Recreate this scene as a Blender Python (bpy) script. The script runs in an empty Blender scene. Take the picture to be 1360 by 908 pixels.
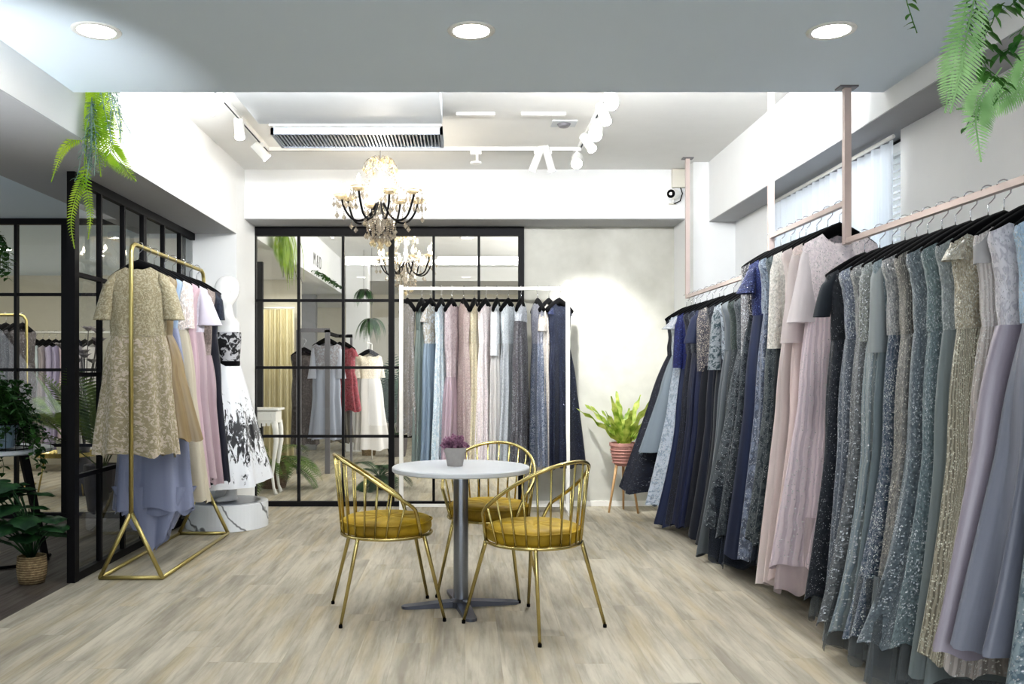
import bpy, math, random
from mathutils import Vector, Matrix, noise
R = math.radians; PI = math.pi
sc = bpy.context.scene; C = sc.collection
rnd = random.Random(7)

# ------------------------------------------------------------------ helpers
class MB:
    def __init__(s): s.v = []; s.f = []; s.uv = {}
    def face(s, idx, uvs=None):
        if uvs: s.uv[len(s.f)] = uvs
        s.f.append(tuple(idx))
    def box(s, x0, x1, y0, y1, z0, z1):
        b = len(s.v)
        s.v += [(x0,y0,z0),(x1,y0,z0),(x1,y1,z0),(x0,y1,z0),(x0,y0,z1),(x1,y0,z1),(x1,y1,z1),(x0,y1,z1)]
        for q in ((0,3,2,1),(4,5,6,7),(0,1,5,4),(1,2,6,5),(2,3,7,6),(3,0,4,7)): s.face([b+i for i in q])
        return s
    def quad(s, a, b, c, d):
        n = len(s.v); s.v += [tuple(a),tuple(b),tuple(c),tuple(d)]; s.face((n,n+1,n+2,n+3)); return s
    def tube(s, pts, r, n=8, cap=True, flat=None):
        pts = [Vector(p) for p in pts]; m = len(pts)
        rs = r if isinstance(r, (list,tuple)) else [r]*m
        up = None; b = len(s.v)
        for i,p in enumerate(pts):
            t = (pts[min(i+1,m-1)]-pts[max(i-1,0)]).normalized()
            if up is None:
                up = Vector((0,0,1)) if abs(t.z) < .9 else Vector((1,0,0))
            a = t.cross(up)
            if a.length < 1e-5: a = t.cross(Vector((0,1,0)))
            a.normalize(); c = a.cross(t).normalized(); up = c
            for k in range(n):
                an = 2*PI*k/n
                fa = flat[0] if flat else 1; fc = flat[1] if flat else 1
                s.v.append(tuple(p + a*math.cos(an)*rs[i]*fa + c*math.sin(an)*rs[i]*fc))
        for i in range(m-1):
            for k in range(n):
                k2 = (k+1) % n
                s.face((b+i*n+k, b+(i+1)*n+k, b+(i+1)*n+k2, b+i*n+k2))
        if cap:
            s.face([b+k for k in range(n)]); s.face([b+(m-1)*n+k for k in reversed(range(n))])
        return s
    def lathe(s, prof, n=24, cx=0, cy=0, ripple=None):
        b = len(s.v); m = len(prof)
        for i,(r,z) in enumerate(prof):
            for k in range(n):
                a = 2*PI*k/n; q = r*(1+(ripple(a,i) if ripple else 0))
                s.v.append((cx+q*math.cos(a), cy+q*math.sin(a), z))
        for i in range(m-1):
            for k in range(n):
                k2 = (k+1) % n
                s.face((b+i*n+k, b+i*n+k2, b+(i+1)*n+k2, b+(i+1)*n+k))
        if prof[0][0] > 1e-4: s.face([b+k for k in reversed(range(n))])
        if prof[-1][0] > 1e-4: s.face([b+(m-1)*n+k for k in range(n)])
        return s
    def ball(s, c, r, n=8, m=5, sz=1.0):
        pr = [(max(1e-5, r*math.sin(PI*i/m)), c[2]-sz*r*math.cos(PI*i/m)) for i in range(m+1)]
        return s.lathe(pr, n, c[0], c[1])
    def gem(s, c, r, h, n=6):
        b = len(s.v); s.v.append((c[0],c[1],c[2]+h*.45)); s.v.append((c[0],c[1],c[2]-h*.55))
        for k in range(n):
            a = 2*PI*k/n; s.v.append((c[0]+r*math.cos(a), c[1]+r*math.sin(a), c[2]-h*.1))
        for k in range(n):
            k2 = (k+1) % n; s.face((b, b+2+k, b+2+k2)); s.face((b+1, b+2+k2, b+2+k))
        return s
    def build(s, name, mat, parent=None, smooth=False, bevel=0, solid=0):
        me = bpy.data.meshes.new(name); me.from_pydata(s.v, [], s.f); me.update()
        if s.uv:
            ul = me.uv_layers.new(name='UVMap')
            for i,p in enumerate(me.polygons):
                if i in s.uv:
                    for li,c in zip(p.loop_indices, s.uv[i]): ul.data[li].uv = c
        if smooth:
            me.polygons.foreach_set('use_smooth', [True]*len(me.polygons))
        me.materials.append(mat)
        o = bpy.data.objects.new(name, me); C.objects.link(o)
        if parent: o.parent = parent
        if smooth == 'auto':
            pass
        if solid:
            m = o.modifiers.new('solid','SOLIDIFY'); m.thickness = solid
        if bevel:
            m = o.modifiers.new('bevel','BEVEL'); m.width = bevel; m.segments = 2; m.limit_method = 'ANGLE'
        return o

def tag(o, label=None, cat=None, group=None, kind=None):
    if label: o['label'] = label
    if cat: o['category'] = cat
    if group: o['group'] = group
    if kind: o['kind'] = kind
    return o
def thing(name, label, cat, loc=(0,0,0), rz=0, group=None):
    o = bpy.data.objects.new(name, None); o.empty_display_size = .1; C.objects.link(o)
    o.location = loc; o.rotation_euler = (0,0,rz)
    return tag(o, label, cat, group)
def kids(o): return [c for c in bpy.data.objects if c.parent == o]
def copy_tree(o, parent=None):
    c = o.copy(); C.objects.link(c)
    if parent: c.parent = parent
    for ch in kids(o): copy_tree(ch, c)
    return c
def struct(name, mb, mat, parent=None, **k):
    o = mb.build(name, mat, parent, **k)
    if not parent: o['kind'] = 'structure'
    return o

# ------------------------------------------------------------------ materials
def srgb(r, g, b):
    f = lambda c: (c/255/12.92) if c/255 <= .04045 else ((c/255+.055)/1.055)**2.4
    return (f(r), f(g), f(b), 1)
class NT:
    def __init__(s, name):
        s.m = bpy.data.materials.new(name); s.m.use_nodes = True; s.t = s.m.node_tree
        s.b = s.t.nodes['Principled BSDF']; s.out = s.t.nodes['Material Output']
    def n(s, typ, **kw):
        x = s.t.nodes.new(typ)
        for k,v in kw.items():
            if k in x.inputs.keys() if hasattr(x.inputs,'keys') else False: x.inputs[k].default_value = v
            else: setattr(x, k, v)
        return x
    def l(s, a, b): s.t.links.new(a, b)
    def mixc(s, fac, a, b):
        x = s.t.nodes.new('ShaderNodeMix'); x.data_type = 'RGBA'
        for sock, val in ((x.inputs[0], fac), (x.inputs[6], a), (x.inputs[7], b)):
            if hasattr(val, 'is_linked'): s.l(val, sock)
            else: sock.default_value = val
        return x.outputs[2]
    def math(s, op, a, b=0.0, c=None):
        x = s.t.nodes.new('ShaderNodeMath'); x.operation = op
        for i,val in enumerate((a, b) if c is None else (a,b,c)):
            if hasattr(val, 'is_linked'): s.l(val, x.inputs[i])
            else: x.inputs[i].default_value = val
        return x.outputs[0]
    def ramp(s, fac, lo, hi):
        x = s.t.nodes.new('ShaderNodeMapRange'); x.inputs[1].default_value = lo; x.inputs[2].default_value = hi
        s.l(fac, x.inputs[0]); return x.outputs[0]
    def set(s, **kw):
        for k,v in kw.items():
            k = k.replace('_', ' ')
            if hasattr(v, 'is_linked'): s.l(v, s.b.inputs[k])
            else: s.b.inputs[k].default_value = v

def plain(name, col, rough=.5, metal=0, var=0.06, scale=6, bump=0, **kw):
    t = NT(name)
    tc = t.n('ShaderNodeTexCoord'); nz = t.n('ShaderNodeTexNoise'); nz.inputs['Scale'].default_value = scale
    nz.inputs['Detail'].default_value = 4
    t.l(tc.outputs['Object'], nz.inputs['Vector'])
    dark = tuple(c*(1-var*2.2) for c in col[:3])+(1,)
    t.set(Base_Color=t.mixc(nz.outputs['Fac'], dark, tuple(min(1,c*(1+var)) for c in col[:3])+(1,)), Roughness=rough, Metallic=metal)
    if bump:
        b = t.n('ShaderNodeBump'); b.inputs['Strength'].default_value = bump; b.inputs['Distance'].default_value = .01
        t.l(nz.outputs['Fac'], b.inputs['Height']); t.l(b.outputs['Normal'], t.b.inputs['Normal'])
    t.set(**kw)
    return t.m
def emis(name, col, st):
    t = NT(name); t.set(Base_Color=col, Emission_Color=col, Emission_Strength=st); return t.m

M = {}
M['wall'] = plain('white_paint', srgb(232,233,233), .7, var=.015)
M['white_ceil'] = plain('ceiling_white', srgb(226,226,224), .8, var=.02)
M['ceil_front'] = plain('ceiling_cool', srgb(222,234,245), .7, var=.012, scale=1.5)
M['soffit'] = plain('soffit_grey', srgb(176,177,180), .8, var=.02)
M['cream'] = plain('cream_wall', srgb(216,211,196), .8, var=.03)
M['blackframe'] = plain('black_metal', srgb(16,15,18), .55, 0, var=.05, Specular_IOR_Level=.25)
M['gold'] = plain('brushed_gold', srgb(206,190,132), .25, 1, var=.12, scale=9)
M['goldmat'] = plain('satin_gold', srgb(188,174,118), .38, .85, var=.05)
M['steel'] = plain('steel', srgb(150,155,165), .28, 1, var=.06)
M['steel_dark'] = plain('cast_steel', srgb(112,116,128), .35, .8, var=.08)
M['chrome'] = plain('chrome', srgb(200,200,205), .2, 1, var=.02)
M['white_metal'] = plain('white_metal', srgb(236,234,228), .4, var=.02)
M['pinkbeige'] = plain('rose_beige_metal', srgb(205,188,182), .4, .1, var=.04)
M['velvet'] = plain('black_velvet', srgb(9,9,12), .9, var=.1, Sheen_Weight=.04, Specular_IOR_Level=.15)
M['tabletop'] = plain('white_stone', srgb(206,210,215), .35, var=.03, scale=12)
M['duct'] = plain('grey_duct', srgb(196,200,203), .6, var=.03)
M['grille'] = plain('grille_blue_grey', srgb(150,158,170), .5, var=.04)
M['dark'] = plain('dark_slot', srgb(45,50,58), .6)
M['whiteplastic'] = plain('white_plastic', srgb(235,235,232), .35, var=.02)
M['beigebox'] = plain('beige_plastic', srgb(214,210,198), .5, var=.03)
M['pinkpot'] = plain('dusty_pink_clay', srgb(180,136,126), .6, var=.05)
M['lightwood'] = plain('light_wood', srgb(196,158,112), .5, var=.12, scale=14)
M['concretepot'] = plain('grey_concrete', srgb(168,164,160), .85, var=.08, scale=30)
M['bluepot'] = plain('pale_blue_glaze', srgb(150,170,185), .35, var=.05)
M['greypot'] = plain('charcoal_pot', srgb(88,84,84), .6, var=.05)
M['soil'] = plain('soil', srgb(52,40,30), .95, var=.3, scale=50)
M['mannequin'] = plain('white_gloss', srgb(238,238,238), .25, var=.01)
M['greyrack'] = plain('grey_flat_steel', srgb(120,118,122), .5, .2, var=.05)
M['bulb'] = emis('bulb', (1,.86,.66,1), 40)
M['led'] = emis('led_disc', (1,.98,.95,1), 14)
M['lampface'] = emis('lamp_face', (1,.97,.92,1), 30)
M['dimface'] = emis('lamp_face_dim', (1,.97,.92,1), 2)

def mk_floor(name, cA, cB, cC, plank_w=.16, plank_l=1.2):
    t = NT(name)
    tc = t.n('ShaderNodeTexCoord'); sp = t.n('ShaderNodeSeparateXYZ'); t.l(tc.outputs['Object'], sp.inputs[0])
    x, y = sp.outputs[0], sp.outputs[1]
    xi = t.math('FLOOR', t.math('DIVIDE', x, plank_w))
    w1 = t.n('ShaderNodeTexWhiteNoise'); w1.noise_dimensions = '1D'; t.l(xi, w1.inputs['W'])
    yo = t.math('ADD', t.math('DIVIDE', y, plank_l), t.math('MULTIPLY', w1.outputs['Value'], 7.3))
    yi = t.math('FLOOR', yo)
    cm = t.n('ShaderNodeCombineXYZ'); t.l(xi, cm.inputs[0]); t.l(yi, cm.inputs[1])
    w2 = t.n('ShaderNodeTexWhiteNoise'); w2.noise_dimensions = '2D'; t.l(cm.outputs[0], w2.inputs['Vector'])
    # grain
    cg = t.n('ShaderNodeCombineXYZ')
    t.l(t.math('MULTIPLY', x, 46), cg.inputs[0]); t.l(t.math('MULTIPLY', y, 2.6), cg.inputs[1]); t.l(t.math('MULTIPLY', w2.outputs['Value'], 40), cg.inputs[2])
    g = t.n('ShaderNodeTexNoise'); g.inputs['Scale'].default_value = 1; g.inputs['Detail'].default_value = 6; g.inputs['Distortion'].default_value = .6; t.l(cg.outputs[0], g.inputs['Vector'])
    cb = t.n('ShaderNodeCombineXYZ')
    t.l(t.math('MULTIPLY', x, 9), cb.inputs[0]); t.l(t.math('MULTIPLY', y, 1.1), cb.inputs[1]); t.l(t.math('MULTIPLY', w2.outputs['Value'], 3.2), cb.inputs[2])
    g2 = t.n('ShaderNodeTexNoise'); g2.inputs['Scale'].default_value = 1; g2.inputs['Detail'].default_value = 6; g2.inputs['Roughness'].default_value = .62; t.l(cb.outputs[0], g2.inputs['Vector'])
    c0 = t.mixc(t.ramp(g2.outputs['Fac'], .36, .62), cB, cA)
    g3 = t.n('ShaderNodeTexNoise'); g3.inputs['Scale'].default_value = 1.1; g3.inputs['Detail'].default_value = 4
    vm = t.n('ShaderNodeVectorMath'); vm.operation = 'ADD'; t.l(cb.outputs[0], vm.inputs[0]); vm.inputs[1].default_value = (31,7,3); t.l(vm.outputs[0], g3.inputs['Vector'])
    c1 = t.mixc(t.math('MULTIPLY', t.ramp(g3.outputs['Fac'], .5, .68), .5), c0, tuple(q*w for q,w in zip(cA[:3],(.86,.76,.56)))+(1,))
    c2 = t.mixc(t.math('MULTIPLY', t.ramp(g.outputs['Fac'], .50, .75), .38), c1, cC)
    c3 = t.mixc(t.math('MULTIPLY', w2.outputs['Value'], .16), c2, cC)
    # seams
    fx = t.math('FRACT', t.math('DIVIDE', x, plank_w)); fy = t.math('FRACT', yo)
    sx = t.math('GREATER_THAN', t.math('ABSOLUTE', t.math('SUBTRACT', fx, .5)), .492)
    sy = t.math('GREATER_THAN', t.math('ABSOLUTE', t.math('SUBTRACT', fy, .5)), .4985)
    sm = t.math('MAXIMUM', sx, sy)
    c4 = t.mixc(t.math('MULTIPLY', sm, .22), c3, cC)
    t.set(Base_Color=c4, Roughness=t.ramp(g.outputs['Fac'], -.6, 1.2), Specular_IOR_Level=.4)
    t.b.inputs['Roughness'].default_value = .5
    b = t.n('ShaderNodeBump'); b.inputs['Strength'].default_value = .25; b.inputs['Distance'].default_value = .002
    t.l(t.math('SUBTRACT', g.outputs['Fac'], sm), b.inputs['Height']); t.l(b.outputs['Normal'], t.b.inputs['Normal'])
    return t.m
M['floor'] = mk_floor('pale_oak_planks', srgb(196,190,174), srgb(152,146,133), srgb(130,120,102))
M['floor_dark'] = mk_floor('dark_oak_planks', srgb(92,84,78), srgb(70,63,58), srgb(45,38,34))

def mk_concrete():
    t = NT('limewash_plaster')
    tc = t.n('ShaderNodeTexCoord'); nz = t.n('ShaderNodeTexNoise'); nz.inputs['Scale'].default_value = 1.3; nz.inputs['Detail'].default_value = 9; nz.inputs['Distortion'].default_value = .5
    t.l(tc.outputs['Object'], nz.inputs['Vector'])
    n2 = t.n('ShaderNodeTexNoise'); n2.inputs['Scale'].default_value = 9; n2.inputs['Detail'].default_value = 6; t.l(tc.outputs['Object'], n2.inputs['Vector'])
    f = t.ramp(t.math('ADD', nz.outputs['Fac'], t.math('MULTIPLY', n2.outputs['Fac'], .3)), .42, .85)
    t.set(Base_Color=t.mixc(f, srgb(178,177,168), srgb(208,207,199)), Roughness=.7)
    return t.m
M['concrete'] = mk_concrete()

def mk_glass():
    t = NT('clear_glass'); t.t.nodes.remove(t.b)
    tr = t.n('ShaderNodeBsdfTransparent'); tr.inputs[0].default_value = (.95,.97,.97,1)
    gl = t.n('ShaderNodeBsdfGlossy'); gl.inputs['Roughness'].default_value = .0
    fr = t.n('ShaderNodeFresnel'); fr.inputs[0].default_value = 1.5
    mx = t.n('ShaderNodeMixShader'); t.l(fr.outputs[0], mx.inputs[0]); t.l(tr.outputs[0], mx.inputs[1]); t.l(gl.outputs[0], mx.inputs[2])
    t.l(mx.outputs[0], t.out.inputs[0]); return t.m
M['glass'] = mk_glass()
def mk_crystal(name, col, fac=.55):
    t = NT(name); t.t.nodes.remove(t.b)
    tr = t.n('ShaderNodeBsdfTransparent'); tr.inputs[0].default_value = (.95,.93,.9,1)
    gl = t.n('ShaderNodeBsdfGlossy'); gl.inputs['Roughness'].default_value = .12; gl.inputs[0].default_value = col
    df = t.n('ShaderNodeBsdfTranslucent'); df.inputs[0].default_value = col
    m0 = t.n('ShaderNodeMixShader'); m0.inputs[0].default_value = .35; t.l(gl.outputs[0], m0.inputs[1]); t.l(df.outputs[0], m0.inputs[2])
    mx = t.n('ShaderNodeMixShader'); mx.inputs[0].default_value = fac; t.l(tr.outputs[0], mx.inputs[1]); t.l(m0.outputs[0], mx.inputs[2])
    t.l(mx.outputs[0], t.out.inputs[0]); return t.m
M['crystal'] = mk_crystal('clear_crystal', srgb(205,200,192), .6)
M['amber'] = mk_crystal('amber_crystal', srgb(246,236,212), .75)

def mk_marble():
    t = NT('white_marble'); tc = t.n('ShaderNodeTexCoord')
    w = t.n('ShaderNodeTexWave'); w.wave_type = 'BANDS'; w.bands_direction = 'DIAGONAL'; w.inputs['Scale'].default_value = 1.6; w.inputs['Distortion'].default_value = 5; w.inputs['Detail'].default_value = 4; w.inputs['Detail Scale'].default_value = 1.2
    t.l(tc.outputs['Object'], w.inputs['Vector'])
    f = t.ramp(w.outputs['Fac'], .012, .0)
    t.set(Base_Color=t.mixc(f, srgb(232,235,238), srgb(120,122,126)), Roughness=.25); return t.m
M['marble'] = mk_marble()

def mk_wicker(name, ca, cb):
    t = NT(name); tc = t.n('ShaderNodeTexCoord')
    w = t.n('ShaderNodeTexWave'); w.bands_direction = 'Z'; w.inputs['Scale'].default_value = 22; w.inputs['Distortion'].default_value = 1.5; w.inputs['Detail Scale'].default_value = 8; t.l(tc.outputs['Object'], w.inputs['Vector'])
    v = t.n('ShaderNodeTexVoronoi'); v.inputs['Scale'].default_value = 45; t.l(tc.outputs['Object'], v.inputs['Vector'])
    t.set(Base_Color=t.mixc(t.math('MULTIPLY', w.outputs['Fac'], v.outputs['Distance']), ca, cb), Roughness=.8)
    b = t.n('ShaderNodeBump'); b.inputs['Strength'].default_value = .6; b.inputs['Distance'].default_value = .006; t.l(w.outputs['Fac'], b.inputs['Height']); t.l(b.outputs['Normal'], t.b.inputs['Normal'])
    return t.m
M['wicker'] = mk_wicker('wicker', srgb(120,100,72), srgb(196,176,136))
M['wicker2'] = mk_wicker('wicker_brown', srgb(96,74,56), srgb(150,120,92))

def leafmat(name, ca, cb, scale=9, trans=.25):
    t = NT(name); tc = t.n('ShaderNodeTexCoord'); nz = t.n('ShaderNodeTexNoise'); nz.inputs['Scale'].default_value = scale
    t.l(tc.outputs['Object'], nz.inputs['Vector'])
    col = t.mixc(t.ramp(nz.outputs['Fac'], .35, .65), ca, cb)
    t.set(Base_Color=col, Roughness=.45)
    tl = t.n('ShaderNodeBsdfTranslucent'); t.l(col, tl.inputs[0])
    mx = t.n('ShaderNodeMixShader'); mx.inputs[0].default_value = trans; t.l(t.b.outputs[0], mx.inputs[1]); t.l(tl.outputs[0], mx.inputs[2]); t.l(mx.outputs[0], t.out.inputs[0])
    return t.m
M['lime'] = leafmat('lime_fern', srgb(140,180,44), srgb(186,212,72), trans=.4)
M['palefern'] = leafmat('pale_fern', srgb(138,182,120), srgb(176,214,156), trans=.35)
M['ivy'] = leafmat('ivy_green', srgb(36,74,34), srgb(70,112,52))
M['vine'] = leafmat('vine_green', srgb(52,104,44), srgb(96,146,70))
M['darkleaf'] = leafmat('dark_leaf', srgb(26,58,36), srgb(52,92,50))
M['palm'] = leafmat('palm_green', srgb(58,84,38), srgb(104,128,58))
M['nestfern'] = leafmat('nest_fern', srgb(112,142,40), srgb(196,206,110), 14, .35)
M['greygreen'] = leafmat('grey_green', srgb(110,140,128), srgb(150,172,160))
M['mauveflower'] = leafmat('mauve_flower', srgb(124,84,112), srgb(186,140,164), 40)
M['greyflower'] = leafmat('grey_petal', srgb(130,124,130), srgb(176,168,172), 12)

_fc = {}
def fab(kind, base, base2=None, dens=.0, fleck=(215,218,225), rough=.6, sc_=165, alpha=1.0, scale=1.0, sheen=.08):
    """procedural fabric: satin / lace / sequin / lines / tulle"""
    def ds(c):
        g = sum(c)/3
        if g < 75: return (int(c[0]*.75), c[1], int(c[2]*(1.03 if g < 60 else .95))) if c[2] > c[0]*1.3 else c
        return tuple(int(q*.72+g*.28) for q in c)
    base = ds(base); base2 = ds(base2) if base2 else None
    dens = min(.7, dens*1.2); fleck = tuple(min(255, q+25) for q in fleck)
    if sum(base) < 200: dens *= .55; sc_ = 215; fleck = tuple(int(q*.85) for q in fleck)
    if sum(base) < 200: base = tuple(int(q*.8) for q in base); base2 = tuple(int(q*.8) for q in base2) if base2 else None
    if dens > .15 and sum(base) > 240: base = tuple(min(255,int(q*1.10+5)) for q in base); base2 = tuple(min(255,int(q*1.08+3)) for q in base2) if base2 else None
    key = (kind, base, base2, dens, fleck, rough, sc_, alpha, scale, sheen)
    if key in _fc: return _fc[key]
    t = NT('fabric_'+kind); a = srgb(*base); b_ = srgb(*(base2 or tuple(max(0,int(c*.8)) for c in base)))
    uv = t.n('ShaderNodeUVMap'); uvo = uv.outputs[0]
    sp = t.n('ShaderNodeSeparateXYZ'); t.l(uvo, sp.inputs[0])
    nz = t.n('ShaderNodeTexNoise'); nz.inputs['Detail'].default_value = 5
    if kind == 'lace':
        vo = t.n('ShaderNodeTexVoronoi'); vo.inputs['Scale'].default_value = 44*scale; vo.feature = 'SMOOTH_F1'
        nz.inputs['Scale'].default_value = 34*scale; nz.inputs['Distortion'].default_value = 1.4
        t.l(uvo, nz.inputs['Vector']); t.l(uvo, vo.inputs['Vector'])
        f = t.ramp(t.math('ADD', nz.outputs['Fac'], t.math('MULTIPLY', vo.outputs['Distance'], .35)), .56, .68)
    elif kind == 'lines':
        w = t.n('ShaderNodeTexWave'); w.bands_direction = 'X'; w.inputs['Scale'].default_value = 9*scale; w.inputs['Distortion'].default_value = 3.2; w.inputs['Detail'].default_value = 2; w.inputs['Detail Scale'].default_value = .8
        t.l(uvo, w.inputs['Vector']); f = t.ramp(w.outputs['Fac'], .35, .75)
    elif kind == 'sequin':
        nz.inputs['Scale'].default_value = 60*scale; t.l(uvo, nz.inputs['Vector']); f = t.ramp(nz.outputs['Fac'], .35, .65)
    else:
        cx = t.n('ShaderNodeCombineXYZ'); t.l(t.math('MULTIPLY', sp.outputs[0], 14), cx.inputs[0]); t.l(t.math('MULTIPLY', sp.outputs[1], .8), cx.inputs[1])
        nz.inputs['Scale'].default_value = 1; t.l(cx.outputs[0], nz.inputs['Vector']); f = t.ramp(nz.outputs['Fac'], .3, .7)
    col = t.mixc(f, a, b_)
    ro = rough; nrm = None
    bp = t.n('ShaderNodeBump'); bp.inputs['Strength'].default_value = .5 if kind in ('lace','sequin','lines') else .15; bp.inputs['Distance'].default_value = .004
    t.l(f, bp.inputs['Height'])
    if dens > 0:
        v = t.n('ShaderNodeTexVoronoi'); v.inputs['Scale'].default_value = sc_; t.l(uvo, v.inputs['Vector'])
        s3 = t.n('ShaderNodeSeparateColor'); t.l(v.outputs['Color'], s3.inputs[0])
        ln = t.n('ShaderNodeTexNoise'); ln.inputs['Scale'].default_value = 9; ln.inputs['Detail'].default_value = 2; t.l(uvo, ln.inputs['Vector'])
        loc = t.math('MULTIPLY', t.math('ADD', t.math('MULTIPLY', t.ramp(ln.outputs['Fac'], .38, .6), 1.1), .35), dens)
        mask = t.math('LESS_THAN', s3.outputs[0], loc)
        mask = t.math('MULTIPLY', mask, t.math('LESS_THAN', v.outputs['Distance'], .5))
        br = t.mixc(s3.outputs[1], tuple(c*.5 for c in srgb(*fleck)[:3])+(1,), srgb(*fleck))
        col = t.mixc(mask, col, br)
        t.set(Metallic=t.math('MULTIPLY', mask, .25))
        ro = t.math('SUBTRACT', rough, t.math('MULTIPLY', mask, rough-.25))
        # every sequin tilts its own way
        vs = t.n('ShaderNodeVectorMath'); vs.operation = 'SUBTRACT'; t.l(v.outputs['Color'], vs.inputs[0]); vs.inputs[1].default_value = (.5,.5,.5)
        vm = t.n('ShaderNodeVectorMath'); vm.operation = 'SCALE'; t.l(vs.outputs[0], vm.inputs[0]); t.l(t.math('MULTIPLY', mask, 1.3), vm.inputs['Scale'])
        va = t.n('ShaderNodeVectorMath'); va.operation = 'ADD'; t.l(bp.outputs[0], va.inputs[0]); t.l(vm.outputs[0], va.inputs[1])
        vn = t.n('ShaderNodeVectorMath'); vn.operation = 'NORMALIZE'; t.l(va.outputs[0], vn.inputs[0])
        t.l(vn.outputs[0], t.b.inputs['Normal'])
    else: t.l(bp.outputs[0], t.b.inputs['Normal'])
    t.set(Base_Color=col, Roughness=ro, Sheen_Weight=sheen)
    if alpha < 1:
        t.set(Alpha=alpha)
    _fc[key] = t.m; return t.m

# ------------------------------------------------------------------ camera
cam = bpy.data.cameras.new('camera'); co = bpy.data.objects.new('camera', cam); C.objects.link(co)
co.location = (0,0,1.26); co.rotation_euler = (PI/2,0,0)
cam.sensor_width = 36; cam.lens = 1178/1360*36; cam.shift_x = 63/1360; cam.shift_y = 41/1360; cam.clip_end = 100
sc.camera = co
def P(px, py, Y): return Vector(((px-617)/1178*Y, Y, 1.26-(py-495)/1178*Y))
def X(px, Y): return (px-617)/1178*Y
def Z(py, Y): return 1.26-(py-495)/1178*Y

# ------------------------------------------------------------------ room shell
struct('floor', MB().box(-2.36,3.2,-3,18.2,-.1,0), M['floor'])
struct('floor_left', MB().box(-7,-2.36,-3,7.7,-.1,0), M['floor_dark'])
struct('floor_rear', MB().box(-7,-2.36,7.7,18.2,-.1,0), M['floor'])
struct('ceiling', MB().box(-1.98,2.12,4.5,8.6,3.09,3.2).box(-1.98,2.5,8.6,15.4,3.09,3.2).box(-3.2,2.5,15.4,18.2,2.85,3.2), M['white_ceil'])
struct('ceiling_front', MB().box(-1.98,2.12,-3,4.49,2.68,3.2), M['ceil_front'])
struct('ceiling_left', MB().box(-7,-2.84,-3,12.3,2.60,2.75), M['ceil_front'])
# left header: fascia (face at x=-1.98) over a grey soffit
struct('wall_left_header', MB().box(-2.84,-1.981,-3,7.7,2.472,3.3), M['wall'])
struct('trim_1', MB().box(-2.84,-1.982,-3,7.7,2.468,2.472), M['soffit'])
struct('wall_left_pier', MB().box(-2.42,-1.98,7.7,8.45,0,3.3), M['wall'])
struct('wall_rear_header', MB().box(-3.4,-1.98,8.45,17.4,2.54,3.3), M['wall'])
# beam above the glazing
struct('wall_back_beam', MB().box(-1.98,1.99,7.98,8.6,2.65,3.25), M['wall'])
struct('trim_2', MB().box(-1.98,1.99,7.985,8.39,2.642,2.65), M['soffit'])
struct('wall_back', MB().box(.56,2.0,8.4,8.6,0,2.65), M['concrete'])
struct('wall_right_pier', MB().box(1.985,2.6,7.7,8.6,0,3.3), M['wall'])
# right wall with the window opening
struct('wall_right', MB().box(2.35,2.55,-3,4.78,0,2.6).box(2.35,2.55,6.62,7.7,0,2.6).box(2.35,2.55,4.78,6.62,0,.9), M['wall'])
struct('wall_right_header', MB().box(2.12,2.6,-3,7.7,2.575,3.3), M['wall'])
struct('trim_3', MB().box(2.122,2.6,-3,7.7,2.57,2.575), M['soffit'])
struct('wall_far_left', MB().box(-7,-6.8,-3,12.4,0,2.75), M['cream'])
struct('wall_front', MB().box(-7,2.6,-3.2,-3,0,3.3), M['wall'])
# beyond the glass
struct('wall_rear_cubicle', MB().box(-7,-2.28,12.2,12.4,0,2.9), M['cream'])
struct('wall_rear_stub', MB().box(-2.74,-2.44,14.5,14.7,0,2.54), M['soffit'])
struct('wall_rear', MB().box(-4,3.2,18.0,18.2,0,3.3), M['cream'])
struct('wall_rear_pillar', MB().box(-1.90,-1.56,14.2,14.6,0,3.09), M['wall'])
struct('wall_rear_right', MB().box(2.5,2.7,8.6,18.2,0,3.3), M['wall'])
struct('trim_4', MB().box(-1.98,2.5,15.38,15.46,2.85,3.09), M['white_ceil'])
struct('baseboard_back', MB().box(.565,1.985,8.385,8.4,0,.05), M['white_metal'])

# glazing --------------------------------------------------------------------
def glazing_y(name, Y, xs, thick, zs, ztop, fr=.035, topf=.085, botf=.045):
    mb = MB(); x0, x1 = xs[0], xs[-1]
    for i,x in enumerate(xs):
        h = .5*(.055 if i in thick else .024)
        mb.box(x-h, x+h, Y-.025, Y+.025, 0, ztop)
    mb.box(x0,x1,Y-.03,Y+.03,ztop-topf,ztop); mb.box(x0,x1,Y-.03,Y+.03,0,botf)
    for z in zs: mb.box(x0,x1,Y-.015,Y+.015,z-.013,z+.013)
    o = tag(thing(name, None, None), kind='structure')
    mb.build('frame', M['blackframe'], o)
    MB().quad((x0,Y,.02),(x1,Y,.02),(x1,Y,ztop-.02),(x0,Y,ztop-.02)).build('glass_pane', M['glass'], o)
    return o
glazing_y('window_1', 8.40, [X(p,8.4) for p in (337,397,456,520,576,636,692)], (0,3,6), [Z(399,8.4),Z(488,8.4),Z(579,8.4)], 2.64)
glazing_y('window_3', 7.72, [-6.79,-6.1,-5.67,-5.24,-4.81,-4.38]+[X(p,7.72) for p in (22,87)]+[-2.44], (0,7), [Z(391,7.72),Z(491,7.72),Z(591,7.72)], 2.60, topf=.05)
o2 = tag(thing('window_2', None, None), kind='structure')
mb = MB(); Yp = [2.36*1178/(617-p) for p in (97,132,163,190,216,238,260)]
for i,y in enumerate(Yp):
    h = .5*(.06 if i in (0,3,6) else .026); w_=.024 if i in (0,6) else .016; mb.box(-2.36-w_,-2.36+w_,y-h,y+h,0,2.468)
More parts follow.
